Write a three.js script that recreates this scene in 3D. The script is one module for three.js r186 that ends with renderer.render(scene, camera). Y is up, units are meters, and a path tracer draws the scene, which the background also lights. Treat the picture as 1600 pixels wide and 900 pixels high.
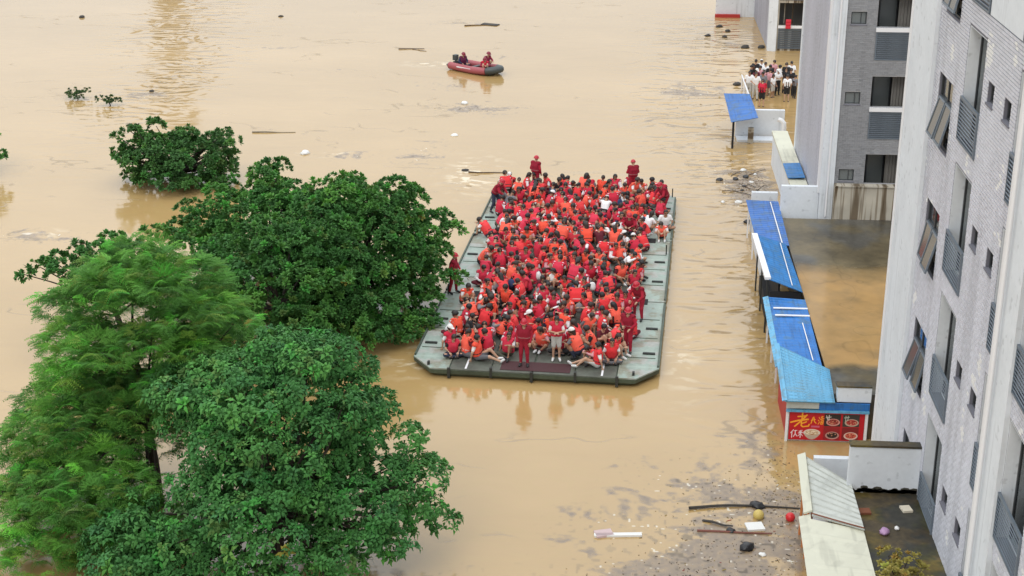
import * as THREE from 'three';
import { mergeGeometries, mergeVertices } from 'three/addons/utils/BufferGeometryUtils.js';

// ---------------------------------------------------------------- camera, sky, sun, exposure
const scene = new THREE.Scene();
const camera = new THREE.PerspectiveCamera(21.6446, 16 / 9, 0.5, 900);
camera.position.set(0, 21.7, 0);
camera.rotation.set(THREE.MathUtils.degToRad(-20.7957), THREE.MathUtils.degToRad(4.202), 0, 'YXZ');

const renderer = new THREE.WebGLRenderer({ antialias: true });
renderer.setSize(1024, 576);
renderer.toneMapping = THREE.LinearToneMapping;
renderer.toneMappingExposure = 1.0;
renderer.shadowMap.enabled = true;

function makeRng(seed) {
  let s = seed >>> 0;
  return () => { s = (s + 0x6d2b79f5) >>> 0; let t = Math.imul(s ^ (s >>> 15), 1 | s); t = (t + Math.imul(t ^ (t >>> 7), 61 | t)) ^ t; return ((t ^ (t >>> 14)) >>> 0) / 4294967296; };
}
const hashTable = (() => { const r = makeRng(77), a = new Float32Array(65536); for (let i = 0; i < a.length; i++) a[i] = r(); return a; })();
const lattice = (ix, iy, salt) => hashTable[(Math.imul(ix, 73856093) ^ Math.imul(iy, 19349663) ^ Math.imul(salt + 1, 83492791)) & 65535];
function noise2(x, y, salt = 0) {
  const ix = Math.floor(x), iy = Math.floor(y), fx = x - ix, fy = y - iy, u = fx * fx * (3 - 2 * fx), v = fy * fy * (3 - 2 * fy);
  const a = lattice(ix, iy, salt), b = lattice(ix + 1, iy, salt), c = lattice(ix, iy + 1, salt), d = lattice(ix + 1, iy + 1, salt);
  return a + (b - a) * u + (c - a) * v + (a - b - c + d) * u * v;
}
function fbm(x, y, n, salt = 0) { let s = 0, a = 0.5, t = 0; for (let i = 0; i < n; i++) { s += a * noise2(x, y, salt + i * 7); t += a; a *= 0.5; x = x * 2.03 + 3.1; y = y * 2.03 - 1.7; } return s / t; }
const clamp = (x, a = 0, b = 1) => Math.min(b, Math.max(a, x));
const smooth = (a, b, x) => { const t = clamp((x - a) / (b - a)); return t * t * (3 - 2 * t); };
const mix = (a, b, t) => a + (b - a) * t;

// overcast sky: an even bright cloud deck, a little brighter overhead
{
  const w = 256, h = 128, data = new Float32Array(w * h * 4);
  for (let j = 0; j < h; j++) {
    const el = ((j + 0.5) / h - 0.5) * Math.PI, s = Math.max(0, Math.sin(el));
    for (let i = 0; i < w; i++) {
      const az = (i / w) * Math.PI * 2;
      const cloud = 0.94 + 0.12 * fbm(2 + Math.cos(az) * 2.2 + s * 2, 5 + Math.sin(az) * 2.2 + s * 3, 3, 40);
      const L = el < 0 ? 0.55 : (0.8 + 1.14 * s) * cloud, k = (j * w + i) * 4;
      data[k] = L * 0.955; data[k + 1] = L; data[k + 2] = L * 1.045; data[k + 3] = 1;
    }
  }
  const sky = new THREE.DataTexture(data, w, h, THREE.RGBAFormat, THREE.FloatType);
  sky.mapping = THREE.EquirectangularReflectionMapping; sky.magFilter = THREE.LinearFilter; sky.needsUpdate = true;
  scene.background = sky; scene.environment = sky;
}
const sun = new THREE.DirectionalLight(0xfff4e4, 0.7);
sun.position.set(-30, 80, 22); sun.target.position.set(0, 0, -58);
sun.castShadow = true; sun.shadow.radius = 40; sun.shadow.mapSize.set(2048, 2048);
Object.assign(sun.shadow.camera, { left: -75, right: 75, top: 75, bottom: -75, near: 1, far: 260 });
scene.add(sun, sun.target);

// ---------------------------------------------------------------- helpers
const V = (x, y, z) => new THREE.Vector3(x, y, z);
const lin = (r, g, b) => new THREE.Color().setRGB(r, g, b);
const hex = (h) => new THREE.Color(h);
const taken = new Map();
function numbered(name) { const n = taken.get(name) ?? 0; taken.set(name, n + 1); return n ? name + '_' + String(n).padStart(3, '0') : name; }
function tag(o, label, category, group, kind) { o.userData.label = label; if (category) o.userData.category = category; if (group) o.userData.group = group; if (kind) o.userData.kind = kind; return o; }
function mesh(name, geometry, material, parent) {
  const m = new THREE.Mesh(geometry, material); m.castShadow = m.receiveShadow = true;
  if (parent) { m.name = name; parent.add(m); } else { m.name = numbered(name); scene.add(m); }
  return m;
}
function thing(name, label, category, pos = [0, 0, 0], turn = 0, group) {
  const g = new THREE.Group(); g.name = numbered(name); g.position.set(...pos); g.rotation.y = turn; scene.add(g);
  return tag(g, label, category, group);
}
function structure(name, geometry, material, label) { const m = mesh(name, geometry, material); m.userData.kind = 'structure'; if (label) m.userData.label = label; return m; }
// uv in metres from the dominant axis of each face
function metricUV(g) {
  if (g.index) g = g.toNonIndexed();
  g.computeVertexNormals();
  const p = g.attributes.position, n = g.attributes.normal, uv = new Float32Array(p.count * 2);
  for (let i = 0; i < p.count; i++) {
    const ax = Math.abs(n.getX(i)), ay = Math.abs(n.getY(i)), az = Math.abs(n.getZ(i));
    if (ay >= ax && ay >= az) { uv[2 * i] = p.getX(i); uv[2 * i + 1] = p.getZ(i); }
    else if (ax >= az) { uv[2 * i] = p.getZ(i); uv[2 * i + 1] = p.getY(i); }
    else { uv[2 * i] = p.getX(i); uv[2 * i + 1] = p.getY(i); }
  }
  g.setAttribute('uv', new THREE.BufferAttribute(uv, 2));
  return g;
}
function box(x0, x1, y0, y1, z0, z1) { const g = new THREE.BoxGeometry(x1 - x0, y1 - y0, z1 - z0); g.translate((x0 + x1) / 2, (y0 + y1) / 2, (z0 + z1) / 2); return metricUV(g); }
function tube(points, r0, r1, sides = 6, steps = 8) {
  const curve = points.length > 2 ? new THREE.CatmullRomCurve3(points) : new THREE.LineCurve3(points[0], points[1]);
  const n = points.length > 2 ? steps : 1, g = new THREE.TubeGeometry(curve, n, 1, sides, false), p = g.attributes.position;
  for (let i = 0; i <= n; i++) {
    const c = curve.getPointAt(i / n), r = mix(r0, r1, i / n);
    for (let j = 0; j <= sides; j++) { const k = i * (sides + 1) + j; p.setXYZ(k, c.x + (p.getX(k) - c.x) * r, c.y + (p.getY(k) - c.y) * r, c.z + (p.getZ(k) - c.z) * r); }
  }
  g.computeVertexNormals();
  return g;
}
function merged(list) {
  const flat = list.map((g) => { let q = g.index ? g.toNonIndexed() : g; if (!q.attributes.normal) q.computeVertexNormals(); if (!q.attributes.uv) q.setAttribute('uv', new THREE.BufferAttribute(new Float32Array(q.attributes.position.count * 2), 2)); for (const k of Object.keys(q.attributes)) if (!['position', 'normal', 'uv', 'color'].includes(k)) q.deleteAttribute(k); return q; });
  if (flat.some((g) => g.attributes.color)) for (const g of flat) if (!g.attributes.color) g.setAttribute('color', new THREE.BufferAttribute(new Float32Array(g.attributes.position.count * 3).fill(1), 3));
  return mergeGeometries(flat);
}
function texture(size, fn, metres, { srgb = true } = {}) {
  const data = new Uint8Array(size * size * 4);
  for (let j = 0; j < size; j++) for (let i = 0; i < size; i++) {
    const c = fn(i / size, j / size), k = (j * size + i) * 4;
    data[k] = clamp(c[0], 0, 1) * 255; data[k + 1] = clamp(c[1], 0, 1) * 255; data[k + 2] = clamp(c[2], 0, 1) * 255; data[k + 3] = 255;
  }
  const t = new THREE.DataTexture(data, size, size);
  if (srgb) t.colorSpace = THREE.SRGBColorSpace;
  t.wrapS = t.wrapT = THREE.MirroredRepeatWrapping; t.magFilter = THREE.LinearFilter; t.repeat.set(1 / metres, 1 / metres); t.needsUpdate = true;
  return t;
}
const std = (o) => new THREE.MeshStandardMaterial({ roughness: 0.85, metalness: 0, ...o });
const toned = (base, amount, salt, freq = 14) => (u, v) => { const n = fbm(u * freq, v * freq, 5, salt) - 0.5, f = fbm(u * freq * 6, v * freq * 6, 3, salt + 50) - 0.5, k = 1 + amount * (n * 1.6 + f * 0.7); return base.map((c) => c * k); };

// ---------------------------------------------------------------- materials
const plasterMap = texture(512, (u, v) => {
  let k = 0.885 + 0.06 * (fbm(u * 9, v * 9, 4, 3) - 0.5) + 0.03 * (fbm(u * 70, v * 70, 2, 5) - 0.5);
  const streak = smooth(0.58, 0.8, fbm(u * 70, v * 1.6, 3, 9)) * smooth(0.45, 0.7, fbm(u * 6, v * 2, 3, 12));
  const blot = smooth(0.7, 0.8, fbm(u * 30, v * 30, 5, 15));
  k -= 0.1 * streak + 0.08 * blot;
  return [k * 0.945, k * 0.965, k * 0.985];
}, 6);
const concreteWetMap = texture(512, (u, v) => {
  const n = fbm(u * 7, v * 7, 5, 21), f = fbm(u * 60, v * 60, 3, 23), crack = smooth(0.012, 0.0, Math.abs(fbm(u * 5, v * 5, 3, 29) - 0.5));
  const k = 0.275 + 0.22 * (n - 0.5) + 0.08 * (f - 0.5) - 0.08 * crack, m = smooth(0.5, 0.68, fbm(u * 4, v * 4, 4, 31));
  return [k * mix(1.04, 1.25, m), k * mix(1, 1.08, m), k * mix(0.93, 0.78, m)];
}, 9);
const mossMap = texture(512, (u, v) => {
  const n = fbm(u * 6, v * 6, 5, 61), f = fbm(u * 50, v * 50, 3, 63), m = smooth(0.42, 0.62, fbm(u * 9, v * 9, 4, 65)), b = smooth(0.5, 0.6, fbm(u * 5, v * 5, 4, 67));
  const k = 0.2 + 0.16 * (n - 0.5) + 0.1 * (f - 0.5);
  return [k * mix(1, 1.15, m) * mix(1, 1.5, b), k * mix(0.98, 1.12, m) * mix(1, 1.3, b), k * mix(0.85, 0.6, m)];
}, 5);
const stainedMap = texture(512, (u, v) => {
  const s = fbm(u * 26, v * 1.4, 4, 71), s2 = fbm(u * 60, v * 2.5, 3, 73), n = fbm(u * 10, v * 10, 4, 75);
  const dark = smooth(0.5, 0.66, s) * 0.7 + smooth(0.55, 0.7, s2) * 0.4, k = 0.68 + 0.14 * (n - 0.5);
  return [k * mix(1, 0.42, clamp(dark)), k * mix(0.96, 0.33, clamp(dark)), k * mix(0.88, 0.22, clamp(dark))];
}, 6);
const deckMap = texture(512, (u, v) => {
  const n = fbm(u * 8, v * 8, 5, 81), f = fbm(u * 70, v * 70, 2, 83), scuff = smooth(0.62, 0.75, fbm(u * 4, v * 40, 3, 85)), wear = smooth(0.56, 0.7, fbm(u * 13, v * 13, 4, 87));
  const k = 0.64 + 0.1 * (n - 0.5) + 0.07 * (f - 0.5);
  const mud = 0.55 * smooth(0.53, 0.68, fbm(u * 10 + 3, v * 10, 5, 89)) * (0.5 + 0.5 * noise2(u * 90, v * 90, 90));
  return [mix(k * mix(0.9, 0.98, wear) + 0.04 * scuff, 0.46, mud), mix(k * mix(0.985, 0.99, wear) + 0.04 * scuff, 0.41, mud), mix(k * mix(0.925, 0.95, wear) + 0.035 * scuff, 0.32, mud)];
}, 5);
const weathered = (base, salt) => (u, v) => { const n = fbm(u * 10, v * 10, 5, salt) - 0.5, st = smooth(0.5, 0.75, fbm(u * 60, v * 5, 3, salt + 9)), dirt = smooth(0.56, 0.7, fbm(u * 12, v * 12, 5, salt + 17)), k = 1 + 0.22 * n - 0.12 * st; return [mix(base[0] * k, 0.42, 0.3 * dirt), mix(base[1] * k, 0.42, 0.3 * dirt), mix(base[2] * k, 0.4, 0.3 * dirt)]; };
const M = {
  plaster: std({ map: plasterMap, roughness: 0.75 }),
  whiteTrim: std({ color: lin(0.74, 0.74, 0.75), roughness: 0.55 }),
  wet: std({ map: concreteWetMap, roughness: 0.32 }),
  moss: std({ map: mossMap, roughness: 0.55 }),
  stained: std({ map: stainedMap, roughness: 0.85 }),
  mortarPale: std({ color: lin(0.16, 0.16, 0.19) }),
  mortarGrey: std({ color: lin(0.36, 0.36, 0.37) }),
  tile: std({ color: lin(1, 1, 1), roughness: 0.5 }),
  slate: std({ map: texture(128, toned([0.42, 0.46, 0.5], 0.12, 91, 6), 2), roughness: 0.45, metalness: 0.1 }),
  frame: std({ color: lin(0.05, 0.055, 0.06), roughness: 0.4 }),
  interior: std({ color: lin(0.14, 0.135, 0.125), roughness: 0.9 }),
  curtain: std({ color: lin(0.2, 0.19, 0.175), roughness: 0.95 }),
  glass: new THREE.MeshPhysicalMaterial({ color: lin(0.55, 0.62, 0.62), roughness: 0.04, transmission: 1, thickness: 0, ior: 1.5 }),
  frosted: new THREE.MeshPhysicalMaterial({ color: lin(0.3, 0.33, 0.33), roughness: 0.25, transmission: 0.5, thickness: 0, ior: 1.5 }),
  tintedGlass: std({ color: lin(0.1, 0.098, 0.092), roughness: 0.12 }),
  hull: std({ map: texture(256, toned([0.27, 0.315, 0.265], 0.3, 101, 9), 4), roughness: 0.6 }),
  deck: std({ map: deckMap, roughness: 0.55 }),
  roadway: std({ map: texture(256, toned([0.33, 0.345, 0.31], 0.3, 103, 12), 4), roughness: 0.6 }),
  darkSteel: std({ color: lin(0.025, 0.028, 0.025), roughness: 0.6 }),
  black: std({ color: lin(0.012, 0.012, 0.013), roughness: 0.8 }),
  blueA: std({ map: texture(512, weathered([0.17, 0.39, 0.67], 111), 4), roughness: 0.45 }),
  blueB: std({ map: texture(512, weathered([0.17, 0.45, 0.69], 113), 4), roughness: 0.45 }),
  blueC: std({ map: texture(512, weathered([0.15, 0.43, 0.71], 115), 4), roughness: 0.42 }),
  blueD: std({ map: texture(512, weathered([0.37, 0.63, 0.77], 117), 4), roughness: 0.4 }),
  blueTarp: std({ map: texture(512, weathered([0.2, 0.41, 0.68], 119), 4), roughness: 0.6 }),
  creamSheet: std({ map: texture(512, (u, v) => { const s = smooth(0.55, 0.75, fbm(u * 30, v * 3, 3, 121)), b = smooth(0.58, 0.7, fbm(u * 9, v * 9, 4, 123)), k = 0.81 + 0.06 * (fbm(u * 8, v * 8, 4, 125) - 0.5) - 0.035 * b - 0.06 * s; return [k * 0.985, k * 0.98, k * 0.89]; }, 5), roughness: 0.6 }),
  greySheet: std({ map: texture(512, (u, v) => { const b = smooth(0.5, 0.7, fbm(u * 11, v * 11, 4, 127)), k = 0.75 + 0.08 * (fbm(u * 30, v * 8, 4, 129) - 0.5) - 0.05 * b; return [k * 0.97, k * 0.985, k * 0.95]; }, 5), roughness: 0.6 }),
  rust: std({ color: lin(0.2, 0.07, 0.035), roughness: 0.9 }),
  orangePole: std({ color: lin(0.5, 0.17, 0.05), roughness: 0.7 }),
  redBoard: std({ color: lin(0.42, 0.03, 0.025), roughness: 0.6 }),
  brick: std({ map: texture(128, toned([0.45, 0.3, 0.22], 0.4, 131, 9), 3), roughness: 0.9 }),
  bark: std({ map: texture(256, (u, v) => { const k = 0.22 + 0.16 * (fbm(u * 40, v * 6, 4, 141) - 0.5); return [k * 1.05, k * 0.92, k * 0.8]; }, 1.5), roughness: 0.95 }),
};
// ---------------------------------------------------------------- flood water
{
  const N = 2048, X0 = -62, Z0 = -128, S = 100;
  const colour = new Uint8Array(N * N * 4), rough = new Uint8Array(N * N * 4), bump = new Float32Array(N * N);
  // patches of grey scum: x, z, radius x, radius z, strength
  const scum = [
    [3.6, -36.4, 3.0, 4.2, 1], [5.0, -38.8, 1.6, 3.2, 1], [1.2, -34.6, 2.6, 2.2, 0.9], [2.6, -40.6, 2.0, 1.8, 0.7], [0.2, -38.0, 1.6, 1.3, 0.6], [-4.2, -34.0, 1.6, 1.1, 0.9], [4.6, -43.0, 1.0, 2.4, 0.5],
    [6.5, -71.5, 1.5, 4.5, 1], [5.0, -74.6, 1.8, 1.5, 0.6], [4.0, -92.0, 2.6, 2.4, 0.7], [2.8, -84.5, 2.0, 1.4, 0.4], [-8.5, -86.5, 2.6, 1.3, 0.85], [-10.8, -92.6, 2.4, 1.2, 0.4], [-29.0, -88.6, 2.2, 1.0, 0.8],
    [-10.4, -76.5, 1.2, 2.6, 0.55], [-26.0, -62.0, 2.4, 0.9, 0.6], [-14.4, -76.0, 1.4, 0.9, 0.6], [-2.0, -73.5, 1.6, 0.8, 0.3], [7.5, -106.0, 1.4, 1.8, 0.5], [-14.6, -38.0, 2.4, 1.9, 0.8], [-11.0, -36.4, 1.6, 1.4, 0.6],
    [0.5, -70.4, 1.3, 1.0, 0.3], [2.6, -79.0, 1.6, 1.0, 0.3], [-33.0, -87.4, 1.5, 0.6, 0.5], [-9.0, -101.0, 2.5, 0.8, 0.35], [-19.0, -96.0, 2.0, 0.7, 0.3], [-12.0, -113.0, 3.0, 1.0, 0.4], [-24.0, -103.0, 2.0, 0.6, 0.35],
  ];
  // patches of stirred water: x, z, radius x, radius z, strength
  const stir = [[4.6, -57, 2.3, 13, 1.7], [3.2, -55, 0.8, 8, 0.8], [4.6, -86, 4.4, 12, 1.7], [6.0, -106, 4, 11, 1.8], [4.6, -73, 2.6, 7, 1.2], [-28.5, -92, 3.2, 14, 1.9], [-33, -112, 4.0, 12, 1.9], [-7.2, -51.5, 1.6, 2.2, 0.6], [-7.0, -71.6, 2.2, 3.2, 0.8], [-1, -72, 3.5, 2.5, 0.4], [-12.0, -98.0, 2.2, 2.2, 0.5]];
  const foam = [[-7.3, -73.0, 1.3, 2.8, 0.8], [-12.4, -98.6, 1.8, 0.8, 0.8], [-6.9, -49.6, 1.2, 1.6, 0.5], [2.4, -50.5, 0.7, 3.5, 0.4], [-15.6, -76.4, 1.0, 0.6, 0.9], [-26.2, -62.4, 1.2, 0.5, 0.9]];
  for (let j = 0; j < N; j++) {
    const z = Z0 + (j / N) * S;
    for (let i = 0; i < N; i++) {
      const x = X0 + (i / N) * S, k = j * N + i;
      let st = 0.06, sc = 0;
      for (const [cx, cz, rx, rz, w] of stir) { const dx = (x - cx) / rx, dz = (z - cz) / rz, d = dx * dx + dz * dz; if (d < 4) st += w * Math.exp(-d * 1.4); }
      for (const [cx, cz, rx, rz, w] of scum) { const dx = (x - cx) / rx, dz = (z - cz) / rz, d = dx * dx + dz * dz; if (d < 3) sc = Math.max(sc, w * Math.exp(-d * 1.2)); }
      const wx = x + 0.9 * noise2(x * 0.7, z * 0.5, 201), wz = z + 1.2 * noise2(x * 0.5, z * 0.6, 203);
      // ripples: short crests lying mostly across the view
      const r1 = noise2(wx * 0.9, wz * 2.3, 205) - 0.5, r2 = noise2(wx * 2.1 + wz * 0.6, wz * 4.6, 207) - 0.5, swell = noise2(wx * 0.22, wz * 0.3, 209) - 0.5, fine = noise2(wx * 5.2, wz * 8.4, 211) - 0.5;
      bump[k] = 0.008 * swell + st * (0.075 * r1 + 0.034 * r2) + (0.25 + st) * 0.0035 * fine;
      const tone = fbm(wx * 0.09, wz * 0.13, 3, 221) - 0.5, vein = fbm(wx * 0.5, wz * 1.1, 3, 223) - 0.5;
      let R = 0.69 * (1 + 0.10 * tone + 0.03 * vein), G = 0.573 * (1 + 0.11 * tone + 0.035 * vein), B = 0.383 * (1 + 0.16 * tone + 0.05 * vein), ro = 0.1;
      if (sc > 0.04) {
        const film = smooth(0.47, 0.62, fbm(wx * 0.9, wz * 1.3, 5, 231) * 0.6 + 0.4 * fbm(wx * 3.2, wz * 4.2, 3, 233) + (sc - 0.5) * 0.42), grain = noise2(x * 11, z * 9, 235), bits = sc * smooth(0.78, 0.86, noise2(x * 7, z * 6, 237));
        const f = 0.85 * film * (0.5 + 0.5 * grain) + 0;
        R = mix(R, 0.44, f); G = mix(G, 0.385, f); B = mix(B, 0.345, f); ro = mix(ro, 0.45, f);
        const b2 = bits * 0.7; R = mix(R, 0.3, b2); G = mix(G, 0.26, b2); B = mix(B, 0.2, b2); ro = mix(ro, 0.7, b2);
        if (sc > 0.4 && noise2(x * 9, z * 8, 239) > 0.93) { R = 0.85; G = 0.83; B = 0.78; ro = 0.7; }
      }
      for (const [cx, cz, rx, rz, w] of foam) { const dx = (x - cx) / rx, dz = (z - cz) / rz, d = dx * dx + dz * dz; if (d < 3) { const f = w * Math.exp(-d) * smooth(0.52, 0.7, fbm(wx * 1.6, wz * 3.2, 4, 251)); R = mix(R, 0.93, f); G = mix(G, 0.9, f); B = mix(B, 0.84, f); ro = mix(ro, 0.6, f); } }
      // thin drifting foam lines
      const line = smooth(0.012, 0.003, Math.abs(fbm(x * 0.16 + 7, z * 0.42, 4, 241) - 0.47)) * smooth(0.47, 0.66, fbm(x * 0.35, z * 0.6, 3, 243));
      R = mix(R, 0.52, line * 0.5); G = mix(G, 0.46, line * 0.5); B = mix(B, 0.38, line * 0.5); ro = mix(ro, 0.45, line);
      colour[4 * k] = R * 255; colour[4 * k + 1] = G * 255; colour[4 * k + 2] = B * 255; colour[4 * k + 3] = 255;
      rough[4 * k] = 0; rough[4 * k + 1] = ro * 255; rough[4 * k + 2] = 0; rough[4 * k + 3] = 255;
    }
  }
  const wrap = (t) => { t.wrapS = t.wrapT = THREE.MirroredRepeatWrapping; t.magFilter = THREE.LinearFilter; t.needsUpdate = true; return t; };
  const map = wrap(new THREE.DataTexture(colour, N, N)); map.colorSpace = THREE.SRGBColorSpace;
  const roughnessMap = wrap(new THREE.DataTexture(rough, N, N));
  const bumpMap = wrap(new THREE.DataTexture(bump, N, N, THREE.RedFormat, THREE.FloatType));
  const water = new THREE.MeshPhysicalMaterial({ map, roughnessMap, roughness: 1, metalness: 0, bumpMap, bumpScale: 1, ior: 1.78 });
  const g = new THREE.BufferGeometry(), E = [-250, 250, -420, 40];
  g.setAttribute('position', new THREE.Float32BufferAttribute([E[0], 0, E[2], E[0], 0, E[3], E[1], 0, E[3], E[1], 0, E[2]], 3));
  g.setAttribute('normal', new THREE.Float32BufferAttribute([0, 1, 0, 0, 1, 0, 0, 1, 0, 0, 1, 0], 3));
  g.setAttribute('uv', new THREE.Float32BufferAttribute([[E[0], E[2]], [E[0], E[3]], [E[1], E[3]], [E[1], E[2]]].flatMap(([x, z]) => [(x - X0) / S, (z - Z0) / S]), 2));
  g.setIndex([0, 1, 2, 0, 2, 3]);
  structure('water', g, water, 'muddy brown flood water with grey scum and ripples');
}

// ---------------------------------------------------------------- buildings
const STOREY = 3.352;
const TILE = new THREE.BoxGeometry(1, 1, 1);
// a tiled skin on a wall plane. axis 'x': plane x = at, facing -x, runs along z; axis 'z': plane z = at, facing +z, runs along x
function tileSkin(axis, at, a0, a1, y0, y1, holes, base, spread, parent, seed) {
  const rnd = makeRng(seed), w = 0.2, h = 0.084, jw = 0.018, list = [];
  for (let r = 0, y = y0; y + h <= y1 + 0.001; r++, y += h) {
    for (let a = a0 - (r % 2) * w / 2; a < a1; a += w) {
      const b0 = Math.max(a, a0), b1 = Math.min(a + w, a1);
      if (b1 - b0 < 0.03) continue;
      let segs = [[b0, b1]];
      for (const [h0, h1, v0, v1] of holes) if (y + h > v0 + 0.01 && y < v1 - 0.01) segs = segs.flatMap(([s, e]) => (e <= h0 || s >= h1 ? [[s, e]] : [[s, Math.min(e, h0)], [Math.max(s, h1), e]].filter(([p, q]) => q - p > 0.03)));
      for (const [s, e] of segs) list.push([(s + e) / 2, y + h / 2, e - s - jw, h - jw]);
    }
  }
  const m = new THREE.InstancedMesh(TILE, M.tile, list.length), q = new THREE.Matrix4(), c = new THREE.Color();
  list.forEach(([a, y, sw, sh], i) => {
    const d = 0.014 + rnd() * 0.006;
    if (axis === 'x') q.makeScale(d, sh, sw).setPosition(at - d / 2, y, a); else q.makeScale(sw, sh, d).setPosition(a, y, at + d / 2);
    m.setMatrixAt(i, q);
    let k = 1 + spread * (rnd() - 0.5) + 0.16 * (fbm(a * 0.6, y * 0.25, 3, seed) - 0.5) - 0.16 * smooth(0.52, 0.75, fbm(a * 3.2, y * 0.22, 3, seed + 3));
    const bald = seed === 501 && fbm(a * 1.3, y * 1.3, 4, seed + 5) > 0.735 && rnd() < 0.75;
    m.setColorAt(i, bald ? c.setRGB(0.78, 0.78, 0.77) : c.setRGB(base[0] * k, base[1] * k, base[2] * k));
  });
  m.name = 'wall_tiles'; m.userData.kind = 'stuff'; m.castShadow = m.receiveShadow = true; parent.add(m);
}
// wall slab with rectangular holes, behind the tile skin
function holedWall(axis, at, depth, a0, a1, y0, y1, holes) {
  const s = new THREE.Shape([[a0, y0], [a1, y0], [a1, y1], [a0, y1]].map(([x, y]) => new THREE.Vector2(x, y)));
  for (const [h0, h1, v0, v1] of holes) s.holes.push(new THREE.Path([[h0, Math.max(v0, y0 + 0.01)], [h0, Math.min(v1, y1 - 0.01)], [h1, Math.min(v1, y1 - 0.01)], [h1, Math.max(v0, y0 + 0.01)]].map(([x, y]) => new THREE.Vector2(x, y))));
  const g = new THREE.ExtrudeGeometry(s, { depth, bevelEnabled: false });
  if (axis === 'x') { g.applyMatrix4(new THREE.Matrix4().makeBasis(V(0, 0, 1), V(0, 1, 0), V(1, 0, 0))); const ix = g.index; const p = g.attributes.position; for (let i = 0; i < p.count; i += 3) { const a = [p.getX(i + 1), p.getY(i + 1), p.getZ(i + 1)], b = [p.getX(i + 2), p.getY(i + 2), p.getZ(i + 2)]; p.setXYZ(i + 1, ...b); p.setXYZ(i + 2, ...a); } g.translate(at, 0, 0); } else g.translate(0, 0, at - depth);
  return metricUV(g);
}
const slatCache = new Map();
// louvred guard filling a rectangle; each slat a piece
function louvre(parent, axis, at, a0, a1, y0, y1, n) {
  const g = new THREE.Group(); g.name = 'louvre_guard'; parent.add(g);
  const w = a1 - a0, pitch = (y1 - y0 - 0.08) / n, key = axis + w.toFixed(2) + pitch.toFixed(4);
  if (!slatCache.has(key)) {
    const s = new THREE.BoxGeometry(w - 0.08, pitch * 0.82, 0.022); s.rotateX(axis === 'x' ? 0.5 : 0.5); if (axis === 'x') s.rotateY(-Math.PI / 2); slatCache.set(key, metricUV(s));
  }
  for (let i = 0; i < n; i++) { const m = mesh('slat', slatCache.get(key), M.slate, g); const y = y0 + 0.04 + pitch * (i + 0.5); if (axis === 'x') m.position.set(at - 0.02, y, (a0 + a1) / 2); else m.position.set((a0 + a1) / 2, y, at + 0.02); }
  const bar = (b0, b1, v0, v1) => (axis === 'x' ? box(at - 0.045, at + 0.015, v0, v1, b0, b1) : box(b0, b1, v0, v1, at - 0.015, at + 0.045));
  mesh('frame', merged([bar(a0, a0 + 0.04, y0, y1), bar(a1 - 0.04, a1, y0, y1), bar(a0 + 0.04, a1 - 0.04, y1 - 0.04, y1), bar(a0 + 0.04, a1 - 0.04, y0, y0 + 0.04)]), M.slate, g);
}
function smallWindow(parent, axis, at, a0, a1, y0, y1, glass = M.glass) {
  const g = new THREE.Group(); g.name = 'window'; parent.add(g);
  const d = 0.1, bar = (b0, b1, v0, v1, e0 = d - 0.03, e1 = d + 0.03) => (axis === 'x' ? box(at + e0, at + e1, v0, v1, b0, b1) : box(b0, b1, v0, v1, at - e1, at - e0));
  const f = 0.045;
  mesh('window_frame', merged([bar(a0, a0 + f, y0, y1), bar(a1 - f, a1, y0, y1), bar(a0 + f, a1 - f, y1 - f, y1), bar(a0 + f, a1 - f, y0, y0 + f), bar(a0 + (a1 - a0) * 0.62, a0 + (a1 - a0) * 0.62 + 0.03, y0 + f, y1 - f)]), M.frame, g);
  mesh('pane', bar(a0 + f, a1 - f, y0 + f, y1 - f, d - 0.003, d + 0.003), glass, g);
  mesh('sill', axis === 'x' ? box(at - 0.04, at + 0.06, y0 - 0.05, y0 - 0.004, a0 - 0.03, a1 + 0.03) : box(a0 - 0.03, a1 + 0.03, y0 - 0.05, y0 - 0.004, at - 0.06, at + 0.04), M.mortarPale, g);
}
// window with two awning sashes pushed open, on a wall facing -x
function awningWindow(parent, at, z0, z1, y0, y1, seed) {
  const rnd = makeRng(seed), g = new THREE.Group(); g.name = 'window'; parent.add(g);
  const f = 0.05, bar = (b0, b1, v0, v1) => box(at + 0.05, at + 0.11, v0, v1, b0, b1), mz = (z0 + z1) / 2, my = y0 + (y1 - y0) * 0.66;
  mesh('window_frame', merged([bar(z0, z0 + f, y0, y1), bar(z1 - f, z1, y0, y1), bar(z0 + f, z1 - f, y1 - f, y1), bar(z0 + f, z1 - f, y0, y0 + f), bar(mz - f / 2, mz + f / 2, y0 + f, y1 - f), bar(z0 + f, mz - f / 2, my - f / 2, my + f / 2), bar(mz + f / 2, z1 - f, my - f / 2, my + f / 2)]), M.frame, g);
  for (const [b0, b1] of [[z0 + f, mz - f / 2], [mz + f / 2, z1 - f]]) {
    mesh('pane', box(at + 0.078, at + 0.084, my + f / 2, y1 - f, b0, b1), M.glass, g);
    const s = new THREE.Group(); s.name = 'sash'; g.add(s); s.position.set(at + 0.03, my, (b0 + b1) / 2);
    const w = (b1 - b0) / 2 - 0.01, hh = (my - y0 - f) * 0.9, t = 0.05, sb = (c0, c1, v0, v1, e) => box(-e, e, v0, v1, c0, c1);
    const fr = merged([sb(-w, -w + t, -hh, 0, 0.024), sb(w - t, w, -hh, 0, 0.024), sb(-w + t, w - t, -t, 0, 0.024), sb(-w + t, w - t, -hh, -hh + t, 0.024)]);
    const pg = sb(-w + t, w - t, -hh + t, -t, 0.004), a = -(0.15 + rnd() * 0.12);
    fr.rotateZ(a); pg.rotateZ(a);
    mesh('sash_frame', fr, M.slate, s); mesh('sash_pane', pg, M.tintedGlass, s);
  }
}

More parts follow.
